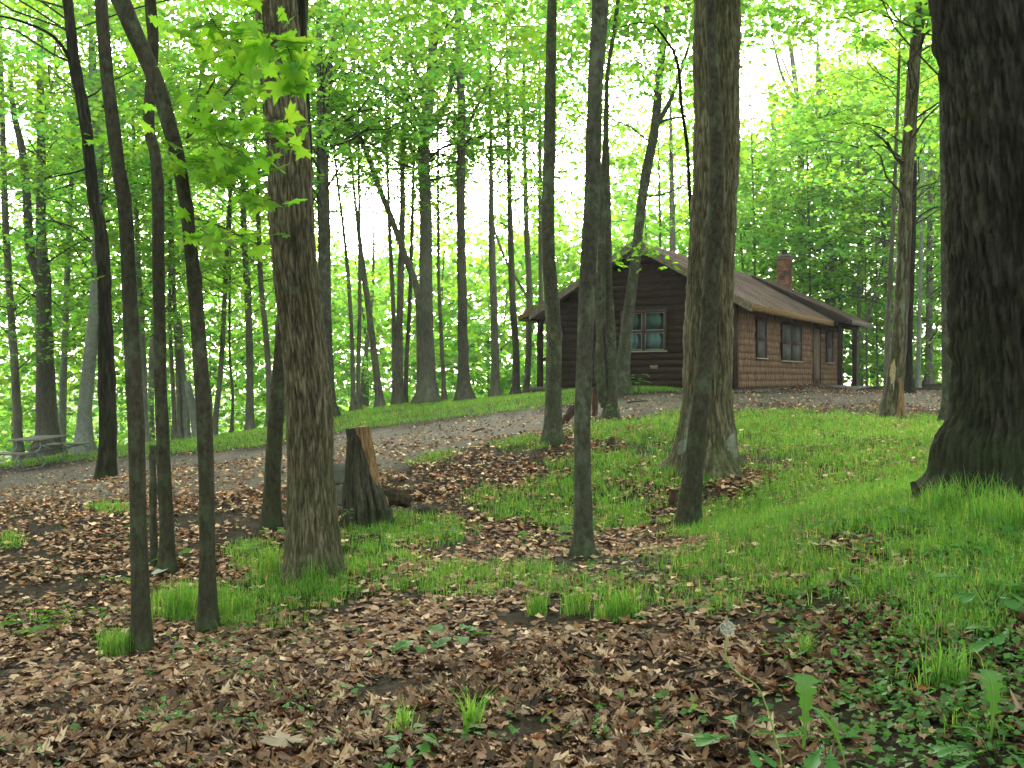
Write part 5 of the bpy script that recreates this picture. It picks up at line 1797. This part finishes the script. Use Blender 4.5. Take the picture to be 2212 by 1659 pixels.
seedling(2140, 1330, 150, 70, 9, 'dandelion', 'dandelion rosette at the right edge of the slope', .16, name='dandelion_plant')
seedling(2190, 1420, 100, 60, 7, 'dandelion', 'lower dandelion rosette at the right edge', .14, name='dandelion_plant')
seedling(1800, 1150, 60, 40, 6, 'oval', 'dark broad-leaved weed in the grass left of the huge trunk', .10)
seedling(1950, 1130, 70, 40, 7, 'oval', 'pale broad-leaved weed near the left root of the huge trunk', .09)
seedling(1600, 1650, 170, 70, 10, 'dandelion', 'dandelion rosette at the bottom edge right of centre', .13, name='dandelion_plant')
seedling(1790, 1672, 190, 80, 9, 'dandelion', 'dandelion rosette at the bottom edge under the tall leaf', .13, name='dandelion_plant')
seedling(2010, 1560, 90, 30, 6, 'oval', 'low green weed among dark soil at lower right', .065)
seedling(2150, 1665, 180, 60, 10, 'dandelion', 'dandelion rosette in the bottom right corner', .13, name='dandelion_plant')
seedling(1930, 1490, 70, 24, 5, 'oval', 'small round-leaved weed at lower right', .055)
seedling(1500, 1560, 50, 20, 4, 'simple', 'tiny sprig right of bottom centre', .045)
seedling(2100, 1215, 110, 40, 9, 'simple', 'weed with narrow leaves under the huge trunk', .08)
seedling(2190, 1180, 110, 60, 9, 'oval', 'leafy weed against the right edge under the huge trunk', .08)


def upright_leaf(px, py, top_px, top_py, wpx, label, d):
    """a long dandelion leaf standing up"""
    X0, Y0, z0 = at(px, py, d)
    k_ = d / F
    root = thing('dandelion_leaf', label, 'plant', (X0, Y0, z0))
    tipx = (top_px - px) * k_
    tipz = E + (CY - top_py) * k_ - z0
    n = 90
    t = np.linspace(0, 1, n)
    o = lobed('dandelion', 0)
    half = o[:12]
    w = np.interp(t, half[:, 1], half[:, 0]) / .2 * wpx * k_ * .5
    saw = (t * 8.5) % 1.0
    w = w * np.where((t > .3) & (t < .88), .55 + .6 * saw, 1.0) * (1 + .1 * np.sin(t * 40))
    w = np.maximum(w, .002)
    path = np.stack([tipx * t ** 1.3, -.05 * np.sin(t * 2.5), tipz * np.sin(t * 1.45) / math.sin(1.45)], 1)
    V = np.zeros((n, 3, 3))
    V[:, 1] = path
    V[:, 0] = path + np.stack([-w, -.12 * w - .3 * w * 0, .25 * w], 1)
    V[:, 2] = path + np.stack([w, -.4 * w, .1 * w], 1)
    i_ = np.arange(n - 1) * 3
    Q_ = np.vstack([np.stack([i_, i_ + 1, i_ + 4, i_ + 3], 1), np.stack([i_ + 1, i_ + 2, i_ + 5, i_ + 4], 1)])
    link('blade', make_mesh('blade', V.reshape(-1, 3), Q_, M['weed'], np.broadcast_to(np.array([.85, .9, .9]), (n * 3, 3)), True), root)
    acc = Acc()
    V, Q, _ = tube_arrays(path + np.array([0, -.002, 0]), np.linspace(.003, .001, n), 6)
    acc.add(V, Q)
    link('midrib', acc.mesh('midrib', M['midrib'], True), root)


m, nt, out = new_mat('pale_green_stalk')
finish(nt, out, (.26, .34, .10), .6)
M['midrib'] = m
m, nt, out = new_mat('seed_fluff')
d_ = nt.nodes.new('ShaderNodeBsdfDiffuse')
d_.inputs[0].default_value = (.55, .57, .52, 1)
t_n = nt.nodes.new('ShaderNodeBsdfTranslucent')
t_n.inputs[0].default_value = (.55, .57, .52, 1)
ms = nt.nodes.new('ShaderNodeMixShader')
nt.links.new(d_.outputs[0], ms.inputs[1])
nt.links.new(t_n.outputs[0], ms.inputs[2])
nt.links.new(ms.outputs[0], out.inputs[0])
M['fluff'] = m

upright_leaf(1735, 1640, 1728, 1450, 58, 'tall toothed dandelion leaf standing at the bottom edge', 3.3)
upright_leaf(2140, 1650, 2118, 1440, 56, 'tall toothed dandelion leaf standing in the lower right corner', 3.2)
upright_leaf(1830, 1690, 1745, 1520, 26, 'narrow blade with a pale midrib crossing the tall dandelion leaf', 3.1)


def seed_head(px, py, stem, label, d, r_head=.02, n=260):
    k_ = d / F
    pts = np.array([((x - CX) * k_, d, E + (CY - y) * k_) for (x, y) in stem])
    gz = g1(pts[-1][0], d)
    base = pts[-1].copy()
    base[2] = max(gz - .01, -9)
    if pts[-1][2] > gz + .01:
        pts = np.vstack([pts, base])
    root = thing('dandelion', label, 'dandelion', tuple(base))
    p = smooth_path(pts - base, 50)
    V, Q, _ = tube_arrays(p, np.linspace(.0022, .0026, 50), 8)
    link('stem', make_mesh('stem', V, Q, M['midrib'], None, True), root)
    if n:
        c = np.array([(px - CX) * k_, d, E + (CY - py) * k_]) - base
        r_ = np.random.RandomState(3)
        acc = Acc()
        dirs = r_.randn(n, 3)
        dirs /= np.linalg.norm(dirs, axis=1)[:, None]
        for v in dirs:
            a = np.cross(v, [0, 0, 1.0]) if abs(v[2]) < .9 else np.cross(v, [1.0, 0, 0])
            a /= np.linalg.norm(a)
            b = np.cross(v, a)
            tip = c + v * r_head
            V = [c + v * .003 - a * .0002, c + v * .003 + a * .0002, tip]
            Fs = [(0, 1, 2)]
            for q in range(6):
                th = q * 1.047
                dd = (a * math.cos(th) + b * math.sin(th))
                V += [tip, tip + dd * .004 + v * .0015 + b * .0004, tip + dd * .004 + v * .0015 - b * .0004 + a * .0004]
                Fs.append((len(V) - 3, len(V) - 2, len(V) - 1))
            acc.add(V, np.array(Fs))
        link('seed_head', acc.mesh('seed_head', M['fluff']), root, kind='stuff')


seed_head(1572, 1358, [(1570, 1372), (1567, 1400), (1575, 1435), (1600, 1460), (1635, 1482), (1658, 1530), (1672, 1580), (1690, 1662)], 'dandelion clock on a long curved stalk, right of centre in the foreground', 2.75, .019)
seed_head(0, 0, [(2110, 1280), (2126, 1310), (2124, 1335), (2112, 1348), (2118, 1355), (2140, 1372), (2155, 1392)], 'bent bare dandelion stalk at the right edge', 4.2, 0, 0)
for (px, py, lab) in ((183, 1035, 'upper white dandelion puff by the picnic table'), (189, 1058, 'left one of two white puffs below the picnic table'), (210, 1060, 'right one of two white puffs below the picnic table'), (153, 1070, 'white puff left of the pair below the picnic table'), (226, 1075, 'lowest white puff beside the dark crooked trunk')):
    X0, Y0, z0 = at(px, py + 10)
    r_ = thing('dandelion', lab, 'dandelion', (X0, Y0, z0))
    acc = Acc()
    V, Q, _ = tube_arrays(np.array([(0, 0, 0), (0, 0, .05), (.005, 0, .1)]), [.003] * 3, 5)
    acc.add(V, Q)
    link('stem', acc.mesh('stem', M['midrib'], True), r_)
    acc = Acc()
    V, Q, _ = tube_arrays(np.array([(.005, 0, .10 + .05 * t) for t in (0, .15, .5, .85, 1)]), [.004, .018, .026, .018, .004], 10)
    acc.add(V, Q)
    link('seed_head', acc.mesh('seed_head', M['fluff'], True), r_)

# a few large pale leaves that stand out of the litter
for (px, py, s, yaw, lab) in ((1545, 1628, .155, 2.6, 'large pale star-shaped maple leaf at the bottom edge'), (1812, 1203, .17, 1.2, 'pale curled leaf lying in the grass left of the huge trunk'), (610, 1640, .11, .4, 'pale torn leaf at the bottom edge left of centre')):
    X0, Y0, z0 = at(px, py)
    V, Fc = leaf_geo('maple', (.25, -.2), .05, 5)
    me = make_mesh('fallen_leaf', V, Fc, M['litter'], np.broadcast_to(np.array([.42, .31, .23]), (len(V), 3)))
    o = link('fallen_leaf', me, None, label=lab, category='fallen leaf')
    o.location = (X0, Y0, z0 + .035)
    o.rotation_euler = (.35, .1, yaw)
    o.scale = (s, s, s)

# ------------------------------------------------------------------ the low maple bough with big leaves
BX, BD = bent.location.x, bent.location.y


def bough(parent, pts, r0, leaves, name='bough', ds=None, side=30, size=.13, rs_=None, kinds='maple', hang=.55):
    """pts: (column,row,distance) along the bough"""
    W_ = np.array([((x - CX) / F * d, d, E + (CY - y) / F * d) for (x, y, d) in pts]) - np.array(parent.location)
    p = smooth_path(W_, 40)
    V, Q, _ = tube_arrays(p, np.linspace(r0, .002, 40), 6)
    b = link(name, make_mesh(name, V, Q, M['twig'], None, True), parent)
    tw = Acc()
    for i in range(leaves):
        t = rs_.uniform(.18, 1.0)
        q = p[int(t * 39)]
        a = rs_.uniform(0, 6.28)
        off = np.array([math.cos(a), math.sin(a) * .8, rs_.uniform(-.55, .25)]) * rs_.uniform(.04, side)
        e = q + off
        limb(tw, q, e, .0022, .0012, .01, 3, 4)
        o = place_leaf(LM[kinds, i % 4], b, e, rs_.uniform(0, 6.28), -hang + rs_.randn() * .35, rs_.randn() * .4, size * rs_.uniform(.7, 1.25))
    link('twigs', tw.mesh('twigs', M['twig'], True), b, kind='stuff')
    return b


rs = np.random.RandomState(90)
bough(bent, [(404, 300, 6.85), (440, 262, 6.4), (500, 190, 5.9), (560, 110, 5.4), (610, 30, 5.0)], .010, 42, side=.22, size=.10, rs_=rs)
bough(bent, [(440, 262, 6.4), (500, 258, 6.0), (560, 262, 5.7), (600, 262, 5.5), (640, 268, 5.3)], .006, 26, side=.14, size=.10, rs_=rs)
bough(bent, [(560, 110, 5.4), (600, 90, 5.2), (625, 110, 5.1), (640, 180, 5.1)], .005, 24, side=.14, size=.12, rs_=rs)
bough(bent, [(405, 350, 6.85), (450, 370, 6.4), (520, 410, 6.0), (580, 430, 5.7), (630, 445, 5.5)], .006, 24, side=.14, size=.11, rs_=rs)
bough(bent, [(400, 340, 6.85), (440, 350, 6.4), (480, 362, 6.2), (530, 390, 6.0)], .005, 16, side=.22, size=.11, rs_=rs)
bough(bent, [(520, 160, 5.8), (500, 110, 5.9), (470, 60, 6.0), (440, 10, 6.2)], .005, 24, side=.25, size=.11, rs_=rs)
bough(bent, [(455, 245, 6.2), (470, 300, 6.0), (500, 340, 5.9)], .004, 16, side=.25, size=.11, rs_=rs)
bough(bent, [(404, 300, 6.85), (450, 200, 6.6), (500, 120, 6.4), (560, 40, 6.2), (600, -30, 6.0)], .008, 50, side=.4, size=.10, rs_=rs)
bough(bent, [(412, 470, 6.85), (450, 480, 6.6), (500, 500, 6.4), (560, 530, 6.2)], .005, 26, side=.35, size=.11, rs_=rs)
bough(bent, [(404, 300, 6.85), (430, 200, 6.9), (440, 120, 7.0), (430, 40, 7.1)], .005, 44, side=.45, size=.105, rs_=rs)
bough(bent, [(404, 320, 6.85), (450, 330, 6.7), (510, 330, 6.6), (580, 300, 6.4)], .005, 40, side=.35, size=.11, rs_=rs)
# small sprays seen against trunks
crooked = [T[0] for T in TREES if 'dark crooked' in T[0]['label']][0]
bough(crooked, [(232, 570, 16.6), (222, 578, 16.2), (205, 585, 15.8), (195, 590, 15.6)], .006, 26, side=.3, size=.12, rs_=rs, hang=.1, kinds='bright')
bough(crooked, [(222, 300, 16.6), (212, 295, 16.2), (200, 300, 15.8), (188, 305, 15.6)], .006, 22, side=.3, size=.12, rs_=rs, hang=.1, kinds='bright')
lean = [T[0] for T in TREES if 'leaning to the right across' in T[0]['label']][0]
bough(lean, [(1376, 520, 24.8), (1360, 545, 24.2), (1335, 560, 23.8), (1320, 575, 23.5)], .012, 40, side=.6, size=.13, rs_=rs, hang=.1, kinds='bright')
bough(lean, [(1380, 510, 24.8), (1400, 540, 24.2), (1430, 560, 23.8), (1440, 575, 23.5)], .012, 24, side=.5, size=.13, rs_=rs, hang=.1, kinds='bright')

tot = 0
for me in bpy.data.meshes:
    tot += len(me.loops) - 2 * len(me.polygons)
print('triangles', tot)

HAZE = True
if HAZE:
    # thin haze added to lift distant darks; the box ends inside nothing and stays clear of the sky
    hz = box('haze', (-225, -225, -24), (225, 315, 27), None)
    hz.data.materials.clear()
    m, nt, out = new_mat('distance_haze')
    pv = nt.nodes.new('ShaderNodeVolumePrincipled')
    pv.inputs['Color'].default_value = (.93, 1.0, .93, 1)
    pv.inputs['Density'].default_value = .0006
    pv.inputs['Anisotropy'].default_value = .3
    nt.links.new(pv.outputs[0], out.inputs['Volume'])
    hz.data.materials.append(m)
    hz['kind'] = 'stuff'
    hz['label'] = 'thin haze between the trees, added to lift distant darks'
